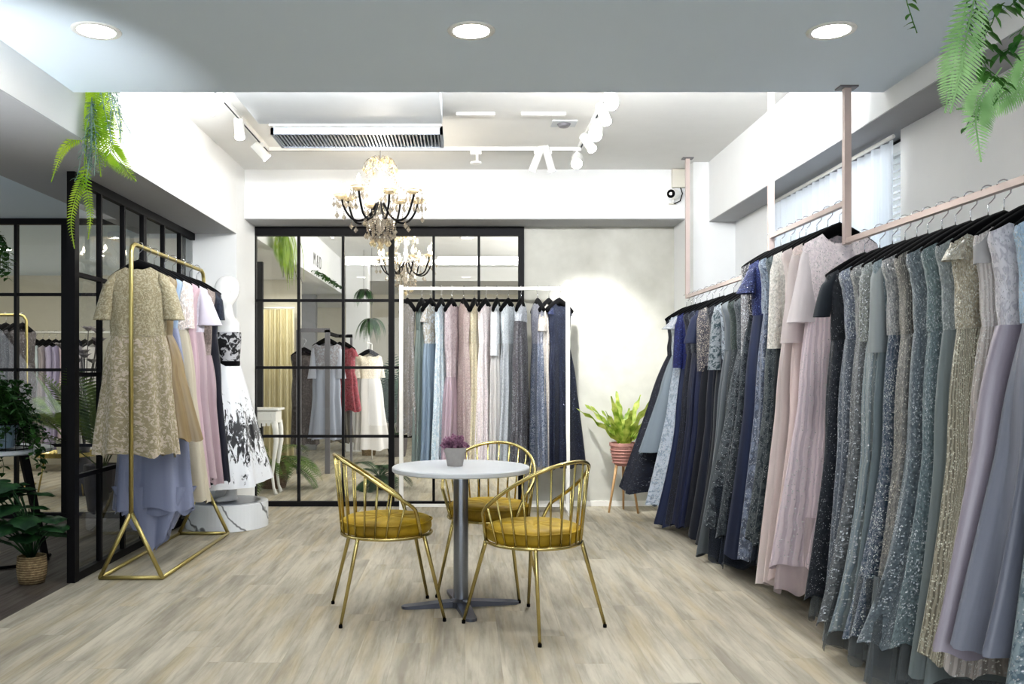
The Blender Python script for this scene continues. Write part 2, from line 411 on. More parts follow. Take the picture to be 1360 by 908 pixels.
mb.box(-2.38,-2.34,Yp[0],Yp[-1],2.41,2.468).box(-2.38,-2.34,Yp[0],Yp[-1],0,.05)
for z in (.63,1.25,1.86): mb.box(-2.375,-2.345,Yp[0],Yp[-1],z-.013,z+.013)
mb.build('frame', M['blackframe'], o2)
MB().quad((-2.36,Yp[0],.02),(-2.36,Yp[-1],.02),(-2.36,Yp[-1],2.45),(-2.36,Yp[0],2.45)).build('glass_pane', M['glass'], o2)
# post of a further partition beyond the glass
struct('trim_5', MB().box(-2.39,-2.33,10.22,10.28,0,2.54), M['blackframe'])
# daylight window on the right wall
o4 = tag(thing('window_4', None, None), kind='structure')
MB().box(2.44,2.5,4.78,4.84,.9,2.57).box(2.44,2.5,6.56,6.62,.9,2.57).box(2.44,2.5,4.78,6.62,.9,.95).box(2.44,2.5,4.78,6.62,2.52,2.57).box(2.44,2.5,5.68,5.72,.9,2.57).build('frame', M['blackframe'], o4)
MB().quad((2.47,4.8,.92),(2.47,6.6,.92),(2.47,6.6,2.55),(2.47,4.8,2.55)).build('glass_pane', M['glass'], o4)
bl = thing('window_blind', 'white slatted venetian blind behind the sheer curtain of the right window', 'blind', (2.41,5.7,2.5))
mb = MB()
for k in range(38):
    z = -.04-k*.04; mb.quad((-.012,-.88,z-.008),(.012,-.88,z+.008),(.012,.88,z+.008),(-.012,.88,z-.008))
mb.build('slats', M['whiteplastic'], bl); MB().box(-.015,.015,-.89,.89,-.02,.03).build('head_rail', M['whiteplastic'], bl)

def curtain(name, label, p0, p1, z0, z1, depth, waves, mat, cat='curtain', seed=1):
    rr = random.Random(seed); t = thing(name, label, cat, (p0[0],p0[1],z0))
    d = Vector((p1[0]-p0[0], p1[1]-p0[1], 0)); L = d.length; d.normalize(); nrm = Vector((-d.y,d.x,0))
    nx, nz_ = waves*8, 16; mb = MB(); ph = [rr.uniform(0,6) for _ in range(4)]
    for j in range(nz_+1):
        v = j/nz_
        for i in range(nx+1):
            u = i/nx; a = depth*(.6+.4*v)
            off = a*math.sin(u*waves*2*PI+ .6*math.sin(u*9+ph[0])+.5*v*math.sin(u*5+ph[1])) + a*.4*math.sin(u*waves*4.3+ph[2]+v)
            q = d*(u*L)+nrm*off; mb.v.append((q.x,q.y,(1-v)*(z1-z0)))
    for j in range(nz_):
        for i in range(nx):
            a = j*(nx+1)+i; mb.face((a,a+1,a+nx+2,a+nx+1), [(i/nx*L*1.6,j/nz_*2),((i+1)/nx*L*1.6,j/nz_*2),((i+1)/nx*L*1.6,(j+1)/nz_*2),(i/nx*L*1.6,(j+1)/nz_*2)])
    mb.build('drape', mat, t, smooth=True)
    MB().tube([(0,0,z1-z0+.02), tuple(d*L+Vector((0,0,z1-z0+.02)))], .012).build('curtain_rod', M['white_metal'], t, smooth=True)
    return t
def mk_sheer():
    t = NT('sheer_voile'); t.set(Base_Color=srgb(235,240,246), Roughness=.8)
    tl = t.n('ShaderNodeBsdfTranslucent'); tl.inputs[0].default_value = (.86,.91,.97,1)
    tr = t.n('ShaderNodeBsdfTransparent')
    m1 = t.n('ShaderNodeMixShader'); m1.inputs[0].default_value = .55; t.l(t.b.outputs[0], m1.inputs[1]); t.l(tl.outputs[0], m1.inputs[2])
    uv = t.n('ShaderNodeUVMap'); w = t.n('ShaderNodeTexWave'); w.inputs['Scale'].default_value = 60; t.l(uv.outputs[0], w.inputs['Vector'])
    m2 = t.n('ShaderNodeMixShader'); t.l(t.math('MULTIPLY', w.outputs['Fac'], .3), m2.inputs[0]); t.l(m1.outputs[0], m2.inputs[1]); t.l(tr.outputs[0], m2.inputs[2])
    t.l(m2.outputs[0], t.out.inputs[0]); return t.m
M['sheer'] = mk_sheer()
curtain('sheer_curtain', 'white sheer pleated curtain over the daylight window on the right wall', (2.32,6.72), (2.32,4.80), .75, 2.52, .022, 20, M['sheer'])
curtain('beige_curtain', 'floor length beige satin curtain of the cubicle seen through the black framed glass', (X(346,12)-.1,12.0), (X(391,12),12.0), .05, 2.12, .05, 7, fab('satin',(222,210,160),(196,182,130),rough=.35), seed=4)

# ------------------------------------------------------------------ ceiling fittings
def downlight(label, x, y, z, st='led'):
    t = thing('downlight', label, 'ceiling light', (x,y,z), group='round recessed downlights')
    MB().lathe([(.072,-.001),(.078,-.006),(.098,-.004),(.1,.0)], 40).build('trim_ring', M['whiteplastic'], t, smooth=True)
    MB().lathe([(.0001,-.0045),(.074,-.0045)], 40).build('diffuser', M[st], t)
    return t
for px,lab in ((128,'round recessed downlight in the front ceiling, leftmost of the three, above the hanging fern'),(626,'round recessed downlight in the front ceiling, middle one, above the white table'),(1104,'round recessed downlight in the front ceiling, rightmost of the three, above the dress rail')):
    downlight(lab, X(px,3.68), 3.68, 2.68)
downlight('small lit downlight in the ceiling beyond the glass, left of the second chandelier', X(470,12.5), 14.5, 3.09)
downlight('small lit downlight beyond the glass above the white garment rack', X(620,12), 12, 3.09)
downlight('small lit downlight in the low left ceiling seen past the black partition', X(5,9.6), 9.6, 2.6)

# AC duct with grille
t = thing('air_duct', 'pale grey boxed air conditioning duct under the ceiling above the chandelier', 'air conditioner', (0,0,0))
t.location = (-.78,5.7,2.95)
MB().box(-.62,.63,-.6,.33,0,.14).build('casing', M['duct'], t, bevel=.006)
MB().box(-.55,.62,.33,.40,-.01,.10).build('neck', M['white_metal'], t)
g = MB().box(-.55,.63,.38,.40,-.055,.0).box(-.55,.63,.74,.76,-.055,.0).box(-.55,-.53,.38,.76,-.055,.0).box(.61,.63,.38,.76,-.055,.0).build('grille_frame', M['grille'], t)
mb = MB()
for k in range(46):
    x = -.525+k*.0248; mb.box(x,x+.011,.40,.74,-.05,-.012)
mb.build('grille_slats', M['grille'], t); MB().box(-.53,.61,.40,.74,-.012,.06).build('grille_void', M['dark'], t)

def lampobj(name, kind, loc, target, power, col=(1,.96,.9), size=.04, cone=60, blend=.5):
    L = bpy.data.lights.new(name, kind); L.energy = power; L.color = col
    if kind == 'SPOT': L.spot_size = R(cone); L.spot_blend = blend; L.shadow_soft_size = size
    elif kind == 'AREA': L.shape = 'RECTANGLE'; L.size, L.size_y = size
    else: L.shadow_soft_size = size
    o = bpy.data.objects.new(name, L); C.objects.link(o); o.location = loc
    if target is not None:
        o.rotation_euler = (Vector(target)-Vector(loc)).to_track_quat('-Z','Y').to_euler()
    return o
# lighting track: a U of three runs
def track(label, a, b):
    t = thing('lighting_track', label, 'lighting track', a, group=None)
    d = Vector(b)-Vector(a); n = Vector((-d.y,d.x,0)).normalized()*.018
    mb = MB(); mb.v += [tuple(n),tuple(-n),tuple(d-n),tuple(d+n)]; mb.v += [tuple(Vector(v)+Vector((0,0,.03))) for v in mb.v[:4]]
    for q in ((0,1,2,3),(7,6,5,4),(0,4,5,1),(1,5,6,2),(2,6,7,3),(3,7,4,0)): mb.face(q)
    mb.build('rail', M['whiteplastic'], t)
    m2 = MB(); e = n*.35; m2.v += [tuple(e+Vector((0,0,-.001))),tuple(-e+Vector((0,0,-.001))),tuple(d-e+Vector((0,0,-.001))),tuple(d+e+Vector((0,0,-.001)))]; m2.face((0,1,2,3)); m2.build('slot', M['dark'], t)
    return t
track('white lighting track across the raised ceiling behind the duct', (-1.6,7.2,3.06), (.93,7.2,3.06))
track('white lighting track running toward the camera at the right, full of lit spots', (.93,7.2,3.06), (.93,4.9,3.06))
track('white lighting track running toward the camera along the bright left header', (-1.6,7.2,3.06), (-1.6,5.5,3.06))
def spot(label, loc, target, face='lampface', power=0, cone=55, r=.036, ln=.15, drop=.06):
    t = thing('track_spotlight', label, 'spotlight', loc, group='white track spotlights')
    MB().box(-.03,.03,-.018,.018,-.025,0).tube([(0,0,-.02),(0,0,-drop)], .007).build('bracket', M['whiteplastic'], t)
    p = Vector((0,0,-drop)); d = (Vector(target)-Vector(loc)-p).normalized()
    a = p-d*ln*.45; b = p+d*ln*.55
    MB().tube([a-d*.004,a,b-d*.012],[r*.9,r,r],20).build('lamp_head', M['whiteplastic'], t, smooth=False)
    MB().tube([b-d*.0125,b-d*.003],[r*.93,r*.93],20).build('lamp_lens', M[face], t)
    if power:
        q = Vector(loc)+b+d*.01
        lampobj('spot_lamp','SPOT',q,target,power,(.99,.985,.97),.03,cone,.7)
    return t
TZ = 3.06
spot('track spotlight with a dazzling lit face, nearest of the right run, at the ceiling edge', (.93,5.62,TZ), (.55,3.2,1.6), 'lampface', 60, 80, .045,.13,.08)
spot('white track spotlight second from the ceiling edge on the right run', (.93,5.95,TZ), (1.6,5.0,.6), 'lampface', 60, 70)
spot('lit track spotlight with a broad white face in the middle of the right run', (.93,6.3,TZ), (.35,3.4,1.0), 'lampface', 50, 70, .05,.13,.09)
spot('track spotlight turned sideways, fourth of the right run', (.93,6.7,TZ), (2.0,5.6,.9), 'lampface', 60, 60)
spot('lit track spotlight at the corner where the two tracks meet', (.90,7.1,TZ), (.4,4.6,.8), 'lampface', 40, 60, .045,.12,.1)
spot('slim white spotlight tube tilted to the left on the cross track', (X(714,7.2),7.2,TZ), (X(660,7.2),7.35,2.2), 'dimface', 0, 50, .03,.22,.05)
spot('slim white spotlight tube tilted to the right on the cross track', (X(728,7.2),7.2,TZ), (1.38,8.4,1.15), 'lampface', 260, 52, .03,.22,.05)
t = thing('track_adapter', 'small white track fitting with a flat disc on the cross track', 'lamp', (X(632,7.2),7.2,TZ))
MB().box(-.045,.045,-.02,.02,-.03,0).tube([(.01,0,-.02),(.01,0,-.09)], .01).build('bracket', M['whiteplastic'], t)
MB().lathe([(.0001,-.105),(.045,-.105),(.045,-.09),(.0001,-.088)],18).build('disc', M['whiteplastic'], t)
spot('track spotlight near the front end of the left run washing the header', (-1.6,5.72,TZ), (-1.97,6.0,2.7), 'lampface', 20, 80)
spot('track spotlight midway along the left run aimed at the gold garment rack', (-1.6,6.3,TZ), (-1.3,5.7,.4), 'lampface', 30, 55)
spot('track spotlight at the far end of the left run aimed at the white rack', (-1.6,6.95,TZ), (.2,7.9,1.0), 'lampface', 50, 42)
# slim slots and detector on the raised ceiling
mb = MB()
for i,(a,b,yy,lab) in enumerate(((606,657,6.25,'short white linear slot in the raised ceiling, left of the pair'),(692,751,6.25,'longer white linear slot in the raised ceiling, right of the pair'))):
    o = MB().box(X(a,yy),X(b,yy),yy-.02,yy+.02,3.07,3.09).build('linear_diffuser', M['whiteplastic']); tag(o, lab, 'ceiling vent', 'linear ceiling slots')
t = thing('smoke_detector', 'small grey square ceiling sensor between the linear slots', 'sensor', (X(749,6.5),6.5,3.09))
MB().box(-.09,.09,-.08,.08,-.008,0).build('plate', M['duct'], t); MB().lathe([(.0001,-.03),(.035,-.03),(.05,-.008)],16).build('sensor_head', M['greyrack'], t, smooth=True)

# CCTV camera and junction box
t = thing('security_camera', 'small white bullet security camera with ring of black infrared leds on the back beam', 'camera', (X(893,7.98),7.98,Z(272,7.98)))
MB().lathe([(.0001,0),(.032,0),(.032,.012),(.0001,.014)],16).build('mount', M['beigebox'], t, smooth=False)
MB().tube([(0,-.02,.01),(0,-.04,.05)], .012).build('bracket', M['whiteplastic'], t, smooth=True)
d = Vector((-.8,-1,-.15)).normalized(); a = Vector((.03,-.03,.09))
MB().tube([a,a+d*.02,a+d*.11],[.03,.042,.042],16).build('housing', M['whiteplastic'], t)
MB().tube([a+d*.111,a+d*.115],[.038,.038],16).build('lens_ring', M['velvet'], t)
MB().tube([a+d*.116,a+d*.12],[.014,.014],12).build('lens', M['chrome'], t)
t = thing('junction_box', 'beige rectangular junction box above the security camera', 'box', (X(900,7.98),7.98,Z(250,7.98)))
MB().box(-.058,.058,-.05,0,0,.165).build('box_body', M['beigebox'], t, bevel=.006)
o = MB().tube([(X(903,7.98),7.955,Z(250,7.98)),(X(906,7.95),7.94,Z(258,7.98)),(X(903,7.95),7.94,Z(268,7.98)),(X(896,7.95),7.95,Z(271,7.98)),(X(893,7.95),7.955,Z(270,7.98))], .005,6).build('camera_cable', M['velvet'], smooth=True)
tag(o,'thin black looping cable between the junction box and the security camera','cable')

# ------------------------------------------------------------------ chandelier
def chandelier(label, loc):
    t = thing('chandelier', label, 'chandelier', loc)      # loc = ceiling point, z 3.09 ; local z down
    rr = random.Random(3)
    MB().lathe([(.0001,0),(.06,0),(.055,-.02),(.02,-.04),(.0001,-.04)],18).build('ceiling_cup', M['chrome'], t, smooth=True)
    MB().tube([(0,0,-.03),(0,0,-.2)], .004, 6).build('cord', M['chrome'], t)
    MB().lathe([(.0001,-.18),(.012,-.19),(.018,-.24),(.012,-.3),(.022,-.42),(.014,-.52),(.035,-.58),(.05,-.62),(.03,-.68),(.035,-.72),(.0001,-.76)],14).build('column', M['crystal'], t, smooth=True)
    mb = MB()
    for k in range(10):
        a = 2*PI*k/10+.2; x,y = math.cos(a), math.sin(a)
        mb.tube([(x*.01,y*.01,-.2),(x*.05,y*.05,-.165),(x*.10,y*.10,-.19),(x*.125,y*.125,-.23)], .0035,5)
    mb.build('crown_scrolls', M['crystal'], t)
    mb = MB()
    for k in range(26):
        a = rr.uniform(0,2*PI); q = rr.uniform(.02,.10); mb.gem((q*math.cos(a),q*math.sin(a),-.19-rr.uniform(0,.05)), .017,.045)
    for k in range(10):
        a = 2*PI*k/10+.2; mb.gem((.125*math.cos(a),.125*math.sin(a),-.26), .016,.05)
    mb.build('crystal_crown', M['amber'], t)
    mb = MB()                                   # garlands of beads from the crown down to the arms
    for k in range(8):
        a = 2*PI*k/8+.15
        for j in range(13):
            u = j/12; q = .10+.20*u-.06*math.sin(u*PI); z = -.23-.24*u-.03*math.sin(u*PI)
            mb.gem((q*math.cos(a),q*math.sin(a),z), .008,.017,5)
    mb.build('crystal_garland', M['crystal'], t)
    mb = MB()
    for k in range(16):
        a = 2*PI*k/16
        for j in range(9): mb.gem((.12*math.cos(a)*(1-j*.02),.12*math.sin(a)*(1-j*.02),-.60-j*.017), .008,.016,5)
        mb.gem((.115*math.cos(a),.115*math.sin(a),-.775), .014,.045)
    for k in range(10):
        a = 2*PI*k/10; mb.gem((.06*math.cos(a),.06*math.sin(a),-.80), .02,.07)
        for j in range(8): mb.gem((.06*math.cos(a),.06*math.sin(a),-.64-j*.017), .008,.016,5)
    mb.build('crystal_skirt', M['crystal'], t)
    mb = MB()
    for k in range(8):
        a = 2*PI*k/8; mb.gem((.07*math.cos(a),.07*math.sin(a),-.83),.017,.055)
    mb.gem((0,0,-.86),.026,.08); mb.build('amber_drops', M['amber'], t)
    for k in range(8):
        a = 2*PI*k/8+.32; c,s = math.cos(a), math.sin(a); up = .03 if k%2 else 0
        pr = [(.03,-.52),(.07,-.60),(.13,-.655),(.19,-.665),(.245,-.63),(.285,-.56+up),(.30,-.50+up)]
        pts = []
        for i in range(len(pr)-1):
            for j in range(3):
                u = j/3; p0=pr[max(i-1,0)];p1=pr[i];p2=pr[i+1];p3=pr[min(i+2,len(pr)-1)]
                f = [.5*((2*p1[m])+(-p0[m]+p2[m])*u+(2*p0[m]-5*p1[m]+4*p2[m]-p3[m])*u*u+(-p0[m]+3*p1[m]-3*p2[m]+p3[m])*u**3) for m in (0,1)]
                pts.append((f[0]*c,f[0]*s,f[1]))
        pts.append((.30*c,.30*s,-.50+up))
        arm = MB().tube(pts,.0085,7).build('arm', M['velvet'], t, smooth=True)
        z = -.50+up; cx,cy = .30*c,.30*s
        MB().lathe([(.012,z-.012),(.04,z-.004),(.062,z+.022),(.058,z+.022),(.03,z+.004),(.0001,z+.002)],20,cx,cy,ripple=lambda q,i:.1*math.sin(10*q)).build('drip_pan', M['amber'], arm, smooth=True)
        MB().lathe([(.012,z),(.012,z+.045),(.0001,z+.046)],10,cx,cy).build('candle', M['white_metal'], arm)
        MB().lathe([(.0001,z+.045),(.011,z+.055),(.016,z+.075),(.010,z+.1),(.0001,z+.12)],10,cx,cy).build('bulb', M['bulb'], arm, smooth=True)
        g = MB()
        for q in range(6):
            an = 2*PI*q/6; dx,dy = .06*math.cos(an),.06*math.sin(an)
            g.gem((cx+dx,cy+dy,z-.005),.008,.02,5); g.gem((cx+dx,cy+dy,z-.045),.014,.05); g.tube([(cx+dx,cy+dy,z-.03),(cx+dx,cy+dy,z+.012),(cx,cy,z+.012)],.0012,4)
        g.gem((cx*1.12,cy*1.12,z-.13),.02,.055); g.gem((cx*.75,cy*.75,-.71),.018,.05); g.gem((cx*.75,cy*.75,-.685),.007,.014,5)
        for q in range(3): g.gem((cx*1.12,cy*1.12,z-.07-q*.016),.006,.014,5)
        g.tube([(cx*1.12,cy*1.12,z-.12),(cx*1.12,cy*1.12,z-.05),(cx,cy,z)],.0012,4); g.tube([(cx*.75,cy*.75,-.70),(cx*.75,cy*.75,-.64),(cx,cy,z)],.0012,4)
        g.build('crystal_drop', M['crystal'], arm)
    return t
chandelier('ornate crystal chandelier with black scroll arms hanging in the middle of the room', (-.65,6.84,3.09))
chandelier('second crystal chandelier, lower and smaller looking, behind the black framed glass', (-.66,9.96,3.02))

# ------------------------------------------------------------------ table, chairs, flower pot
t = thing('round_table', 'round white pedestal table with steel column between the gold chairs', 'table', (-.02,4.8,0))
MB().lathe([(.0001,.728),(.366,.728),(.371,.733),(.371,.751),(.366,.756),(.0001,.756)],72).build('tabletop', M['tabletop'], t)
MB().lathe([(.04,.02),(.04,.715),(.09,.722),(.09,.728),(.0001,.728)],28).build('column', M['steel'], t, smooth=False)
MB().lathe([(.0001,.0),(.062,.0),(.062,.03),(.045,.045),(.0001,.045)],28).build('hub', M['steel_dark'], t)
for k in range(4):
    a = R(10)+k*PI/2; c,s = math.cos(a), math.sin(a); mb = MB()
    n=9; out=[]
    for i in range(n+1):
        u = i/n; w = .036-.004*u
        out.append((.03+.26*u, w))
    tip = [(.29+.032*math.sin(q*PI/6), .032*math.cos(q*PI/6)) for q in range(1,6)]
    poly = out+tip+[(x,-w) for x,w in reversed(out)]
    for zz in (0,1):
        for x,w in poly: 
            h = (.034-.02*max(0,(x-.03)/.29)) if zz else .0
            mb.v.append((x*c-w*s, x*s+w*c, h))
    m = len(poly); mb.face(list(range(m-1,-1,-1))); mb.face(list(range(m,2*m)))
    for i in range(m): mb.face((i,(i+1)%m,m+(i+1)%m,m+i))
    mb.build('foot', M['steel_dark'], t)

def mk_velvet():
    t = NT('mustard_velvet'); tc = t.n('ShaderNodeTexCoord'); nz = t.n('ShaderNodeTexNoise'); nz.inputs['Scale'].default_value = 7; nz.inputs['Detail'].default_value = 5; t.l(tc.outputs['Object'], nz.inputs['Vector'])
    t.set(Base_Color=t.mixc(t.ramp(nz.outputs['Fac'],.35,.65), srgb(128,102,4), srgb(172,142,20)), Roughness=.6, Sheen_Weight=.6, Sheen_Roughness=.35, Sheen_Tint=srgb(250,220,110)); return t.m
M['mustard'] = mk_velvet()
def make_chair():
    t = thing('gold_chair', 'c', 'chair', group='gold wire barrel chairs with mustard seats')
    ring = [(.235*math.cos(2*PI*k/40), .235*math.sin(2*PI*k/40), .425) for k in range(41)]
    MB().tube(ring,.009,8,cap=False).build('seat_ring', M['gold'], t, smooth=True)
    # top rail: rises toward the back, drops to the ring at the front
    def rail(phi):      # phi measured from the back, -1..1 -> front ends
        a = PI+phi*R(128); rr_ = .275
        x = rr_*math.cos(a); y = rr_*math.sin(a)*.98
        u = abs(phi)
        z = .835-.30*((x+.275)/.55)**1.05*1.25
        if u > .88:
            k = (u-.88)/.12; z = z+( .425-z)*k**1.6; x -= .02*k; y *= 1-.13*k
        return (x, y, z)
    MB().tube([rail(-1+2*i/56) for i in range(57)],.0095,8).build('back_rail', M['gold'], t, smooth=True)
    for i in range(15):
        ph = -.80+1.6*i/14; top = rail(ph); a = PI+ph*R(118)
        MB().tube([(.235*math.cos(a),.235*math.sin(a),.425), top],.0055,6).build('spindle', M['gold'], t, smooth=True)
    for sx in (-1,1):
        for sy in (-1,1):
            top = (.17*sx,.165*sy,.425); ft = (.262*sx,.235*sy,.0)
            lg = MB().tube([top, ((top[0]*.93+ft[0]*.07),(top[1]*.93+ft[1]*.07),.395), (ft[0],ft[1],.012)],[.0105,.0105,.008],10).build('leg', M['gold'], t, smooth=True)
            MB().lathe([(.0001,0),(.0095,0),(.0095,.015),(.0001,.015)],10,ft[0],ft[1]).build('foot_cap', M['velvet'], lg)
    # cushion
    mb = MB(); n = 48; rows = [(0.0001,0),(.05,0),(.1,0),(.15,0),(.19,0),(.215,-.006),(.228,-.02)]
    def topz(r,a):
        z = .512
        z -= .016*math.exp(-((r-.0)/.022)**2)
        z -= .009*abs(math.cos(4*a))**14*math.exp(-((r-.10)/.075)**2)
        z -= .013*math.exp(-((r-.12)/.018)**2)*(abs(math.cos(4*a))**22)
        return z
    prof = [(r, dz) for r,dz in rows]+[(.234,-.04),(.235,-.06),(.228,-.078),(.21,-.084),(.0001,-.084)]
    b = len(mb.v)
    for i,(r,dz) in enumerate(prof):
        for k in range(n):
            a = 2*PI*k/n; rr_ = r*(1+.02*math.cos(8*a)); z = (topz(r,a) if i < 7 else .512)+dz
            mb.v.append((rr_*math.cos(a), rr_*math.sin(a), z))
    for i in range(len(prof)-1):
        for k in range(n):
            k2=(k+1)%n; mb.face((i*n+k,(i+1)*n+k,(i+1)*n+k2,i*n+k2))
    cu = mb.build('cushion', M['mustard'], t, smooth=True)
    MB().tube([(.236*(1+.02*math.cos(8*2*PI*k/40))*math.cos(2*PI*k/40), .236*(1+.02*math.cos(8*2*PI*k/40))*math.sin(2*PI*k/40), .49) for k in range(41)],.005,6,cap=False).build('piping', M['mustard'], cu, smooth=True)
    return t
ch = make_chair()
for i,(x,y,a,lab) in enumerate(((-.41,4.67,13,'gold wire chair with mustard cushion on the left of the table, facing right'),(.345,4.43,132,'gold wire chair with mustard cushion nearest the camera, right of the table'),(.14,5.17,-105,'gold wire chair with mustard cushion behind the white table, facing the camera'))):
    o = ch if i == 0 else copy_tree(ch); o.location = (x,y,0); o.rotation_euler = (0,0,R(a)); o['label'] = lab

t = thing('flower_pot', 'small grey pot of mauve heather flowers on the white table', 'potted plant', (-.052,4.81,.756))
MB().lathe([(.0001,0),(.042,0),(.055,.075),(.06,.075),(.062,.1),(.055,.1),(.05,.085),(.0001,.085)],28).build('pot', M['concretepot'], t)
mb = MB(); rr = random.Random(5)
for k in range(70):
    a = rr.uniform(0,2*PI); el = rr.uniform(.15,1.4); d = Vector((math.cos(a)*math.cos(el),math.sin(a)*math.cos(el),math.sin(el)*.95))
    b0 = Vector((0,0,.09)); L = rr.uniform(.055,.085)
    mb.tube([b0+d*.02,b0+d*L],.0015,4)
    for j in range(6):
        q = b0+d*(L*(.5+.1*j)); 
        for _ in range(3): mb.gem((q.x+rr.uniform(-.007,.007),q.y+rr.uniform(-.007,.007),q.z+rr.uniform(-.006,.006)),.0055,.013,5)
mb.build('flowers', M['mauveflower'], t)

# ------------------------------------------------------------------ plants
def frame_at(d):
    d = d.normalized(); s = d.cross(Vector((0,0,1)))
    if s.length < 1e-3: s = Vector((1,0,0))
    s.normalize(); return d, s, s.cross(d).normalized()
def leaf(mb, p, d, L, W, fold=.25, curl=.3, n=5, side=None, sv=None):
    d,s,u = frame_at(d)
    if sv is not None:
        s = (sv-d*sv.dot(d)).normalized(); u = s.cross(d)
    if side is not None:
        s = Matrix.Rotation(side, 3, d) @ s; u = s.cross(d)
    b = len(mb.v)
    for i in range(n+1):
        v = i/n; w = W*.5*math.sin(PI*min(.999,v**.75))*(1 if i<n else 0)
        q = p+d*(L*v)-Vector((0,0,1))*curl*L*v*v
        mb.v += [tuple(q-s*w+u*fold*w), tuple(q), tuple(q+s*w+u*fold*w)]
    for i in range(n):
        a = b+i*3; mb.face((a,a+1,a+4,a+3)); mb.face((a+1,a+2,a+5,a+4))
def arc_path(p, d, L, droop, n=14, sway=0, rr=None):
    pts = [Vector(p)]; d = Vector(d).normalized(); st = L/n
    for i in range(n):
        d = (d+Vector((0,0,-1))*droop/n+ (Vector((rr.uniform(-1,1),rr.uniform(-1,1),0))*sway if rr else Vector())).normalized()
        pts.append(pts[-1]+d*st)
    return pts
def frond(mb, p, d, L, droop, ll, ratio=.25, n=18, stem=.004, start=.15, rr=None, up=.3):
    pts = arc_path(p,d,L,droop,n)
    mb.tube(pts,[stem*(1-.8*i/n) for i in range(n+1)],5)
    for i in range(int(n*start),n):
        for h in (0,.5):
            q = pts[i].lerp(pts[i+1],h); dd,s,u = frame_at(pts[i+1]-pts[i]); v = (i+h)/n
            l = ll*math.sin(PI*min(.97,(v-start)/(1-start)*.82+.18))
            for sg in (-1,1):
                leaf(mb, q, (s*sg+dd*.45+u*up*.3), l, l*ratio, .1, .12, 3, sv=dd)
def vine(mb, p, L, rr, ls=.05, n=16, sway=.25, d=(0,0,-1), droop=1.5, ratio=.75):
    pts = arc_path(p,d,L,droop,n,sway,rr); mb.tube(pts,.002,4)
    for i in range(1,n+1):
        for _ in range(2 if ls<.06 else 1):
            a = rr.uniform(0,2*PI); leaf(mb, pts[i], Vector((math.cos(a),math.sin(a),rr.uniform(-.6,.3))), ls*rr.uniform(.7,1.2), ls*ratio, .2,.3,3)

# left hanging fern (leans over the header)
rr = random.Random(11)
t = thing('hanging_fern', 'lime green artificial fern trailing from the left header at the black partition', 'hanging plant', (-1.93,4.62,2.78))
MB().box(-.045,.06,-.09,.22,0,.08).build('planter', M['whiteplastic'], t)
O_L=Vector((-1.93,4.62,2.78)); LF=4.64
def frond_at(mb, pl, ll, O, Y, ratio=.3, n=20, start=2):
    k = [P(a,b,Y+c)-O for a,b,c in pl]; pts = []
    for i in range(n+1):
        u = i/n*(len(k)-1); j = min(int(u),len(k)-2); pts.append(k[j].lerp(k[j+1],u-j))
    for _ in range(2): pts = [pts[0]]+[(pts[i-1]+pts[i]*2+pts[i+1])/4 for i in range(1,n)]+[pts[-1]]
    mb.tube(pts,.0028,5)
    for i in range(start,n):
        dd = (pts[i+1]-pts[i]).normalized(); sd = dd.cross(Vector((0,1,0))).normalized(); v = i/n; l = ll*math.sin(PI*min(.95,v*.75+.22))
        for h in (0,.5):
            q = pts[i].lerp(pts[i+1],h)
            for sg in (-1,1): leaf(mb,q,sd*sg+dd*.45+Vector((0,-.2,0)),l,l*ratio,.1,.15,3,sv=dd)
mb = MB()
for pl,ll in ((((122,95,0),(124,140,0),(136,180,-.03),(140,222,-.05)),.075),(((118,95,.02),(117,140,.02),(122,175,0),(128,205,-.02)),.07),(((140,95,.05),(138,135,.03),(141,170,0),(152,204,0)),.06),
    (((128,100,.0),(126,150,-.03),(130,190,-.05),(134,235,-.07)),.06),(((130,110,.08),(150,140,.05),(158,165,.03),(160,190,.02)),.045),(((134,140,0),(146,196,-.02),(160,215,-.05),(181,241,-.08)),.07),
    (((116,100,.0),(115,125,0),(117,150,-.02),(119,182,-.03)),.055),(((132,95,.1),(131,140,.08),(134,170,.06),(130,200,.03)),.07)):
    frond_at(mb,pl,ll,O_L,LF,.15)
mb.build('fern_fronds', M['lime'], t)
mb = MB()
frond_at(mb,((116,150,0),(113,188,-.03),(112,235,-.06),(100,262,-.08),(93,295,-.09),(99,330,-.09)),.042,O_L,LF,.26,22,8)
frond_at(mb,((118,150,0),(114,200,-.03),(115,250,-.06),(121,285,-.06),(117,318,-.06)),.036,O_L,LF,.26,20,7)
frond_at(mb,((116,140,0),(112,180,-.02),(88,192,-.06),(78,210,-.08),(68,242,-.08)),.036,O_L,LF,.26,18,5)
mb.build('trailing_tails', M['lime'], t)
mb = MB()
for k in range(7): vine(mb,(.06+rr.uniform(-.02,.05),.0+rr.uniform(-.05,.1),.0), rr.uniform(.25,.42), rr, .03, 14, .12, (rr.uniform(0,.3),0,-1),.6,.3)
for k in range(8): vine(mb,(.01,-.05,-.1), rr.uniform(.36,.46), rr, .035, 14, .09, (-.03,-.05,-1),.6,.25)
mb.build('grey_green_sprigs', M['greygreen'], t)

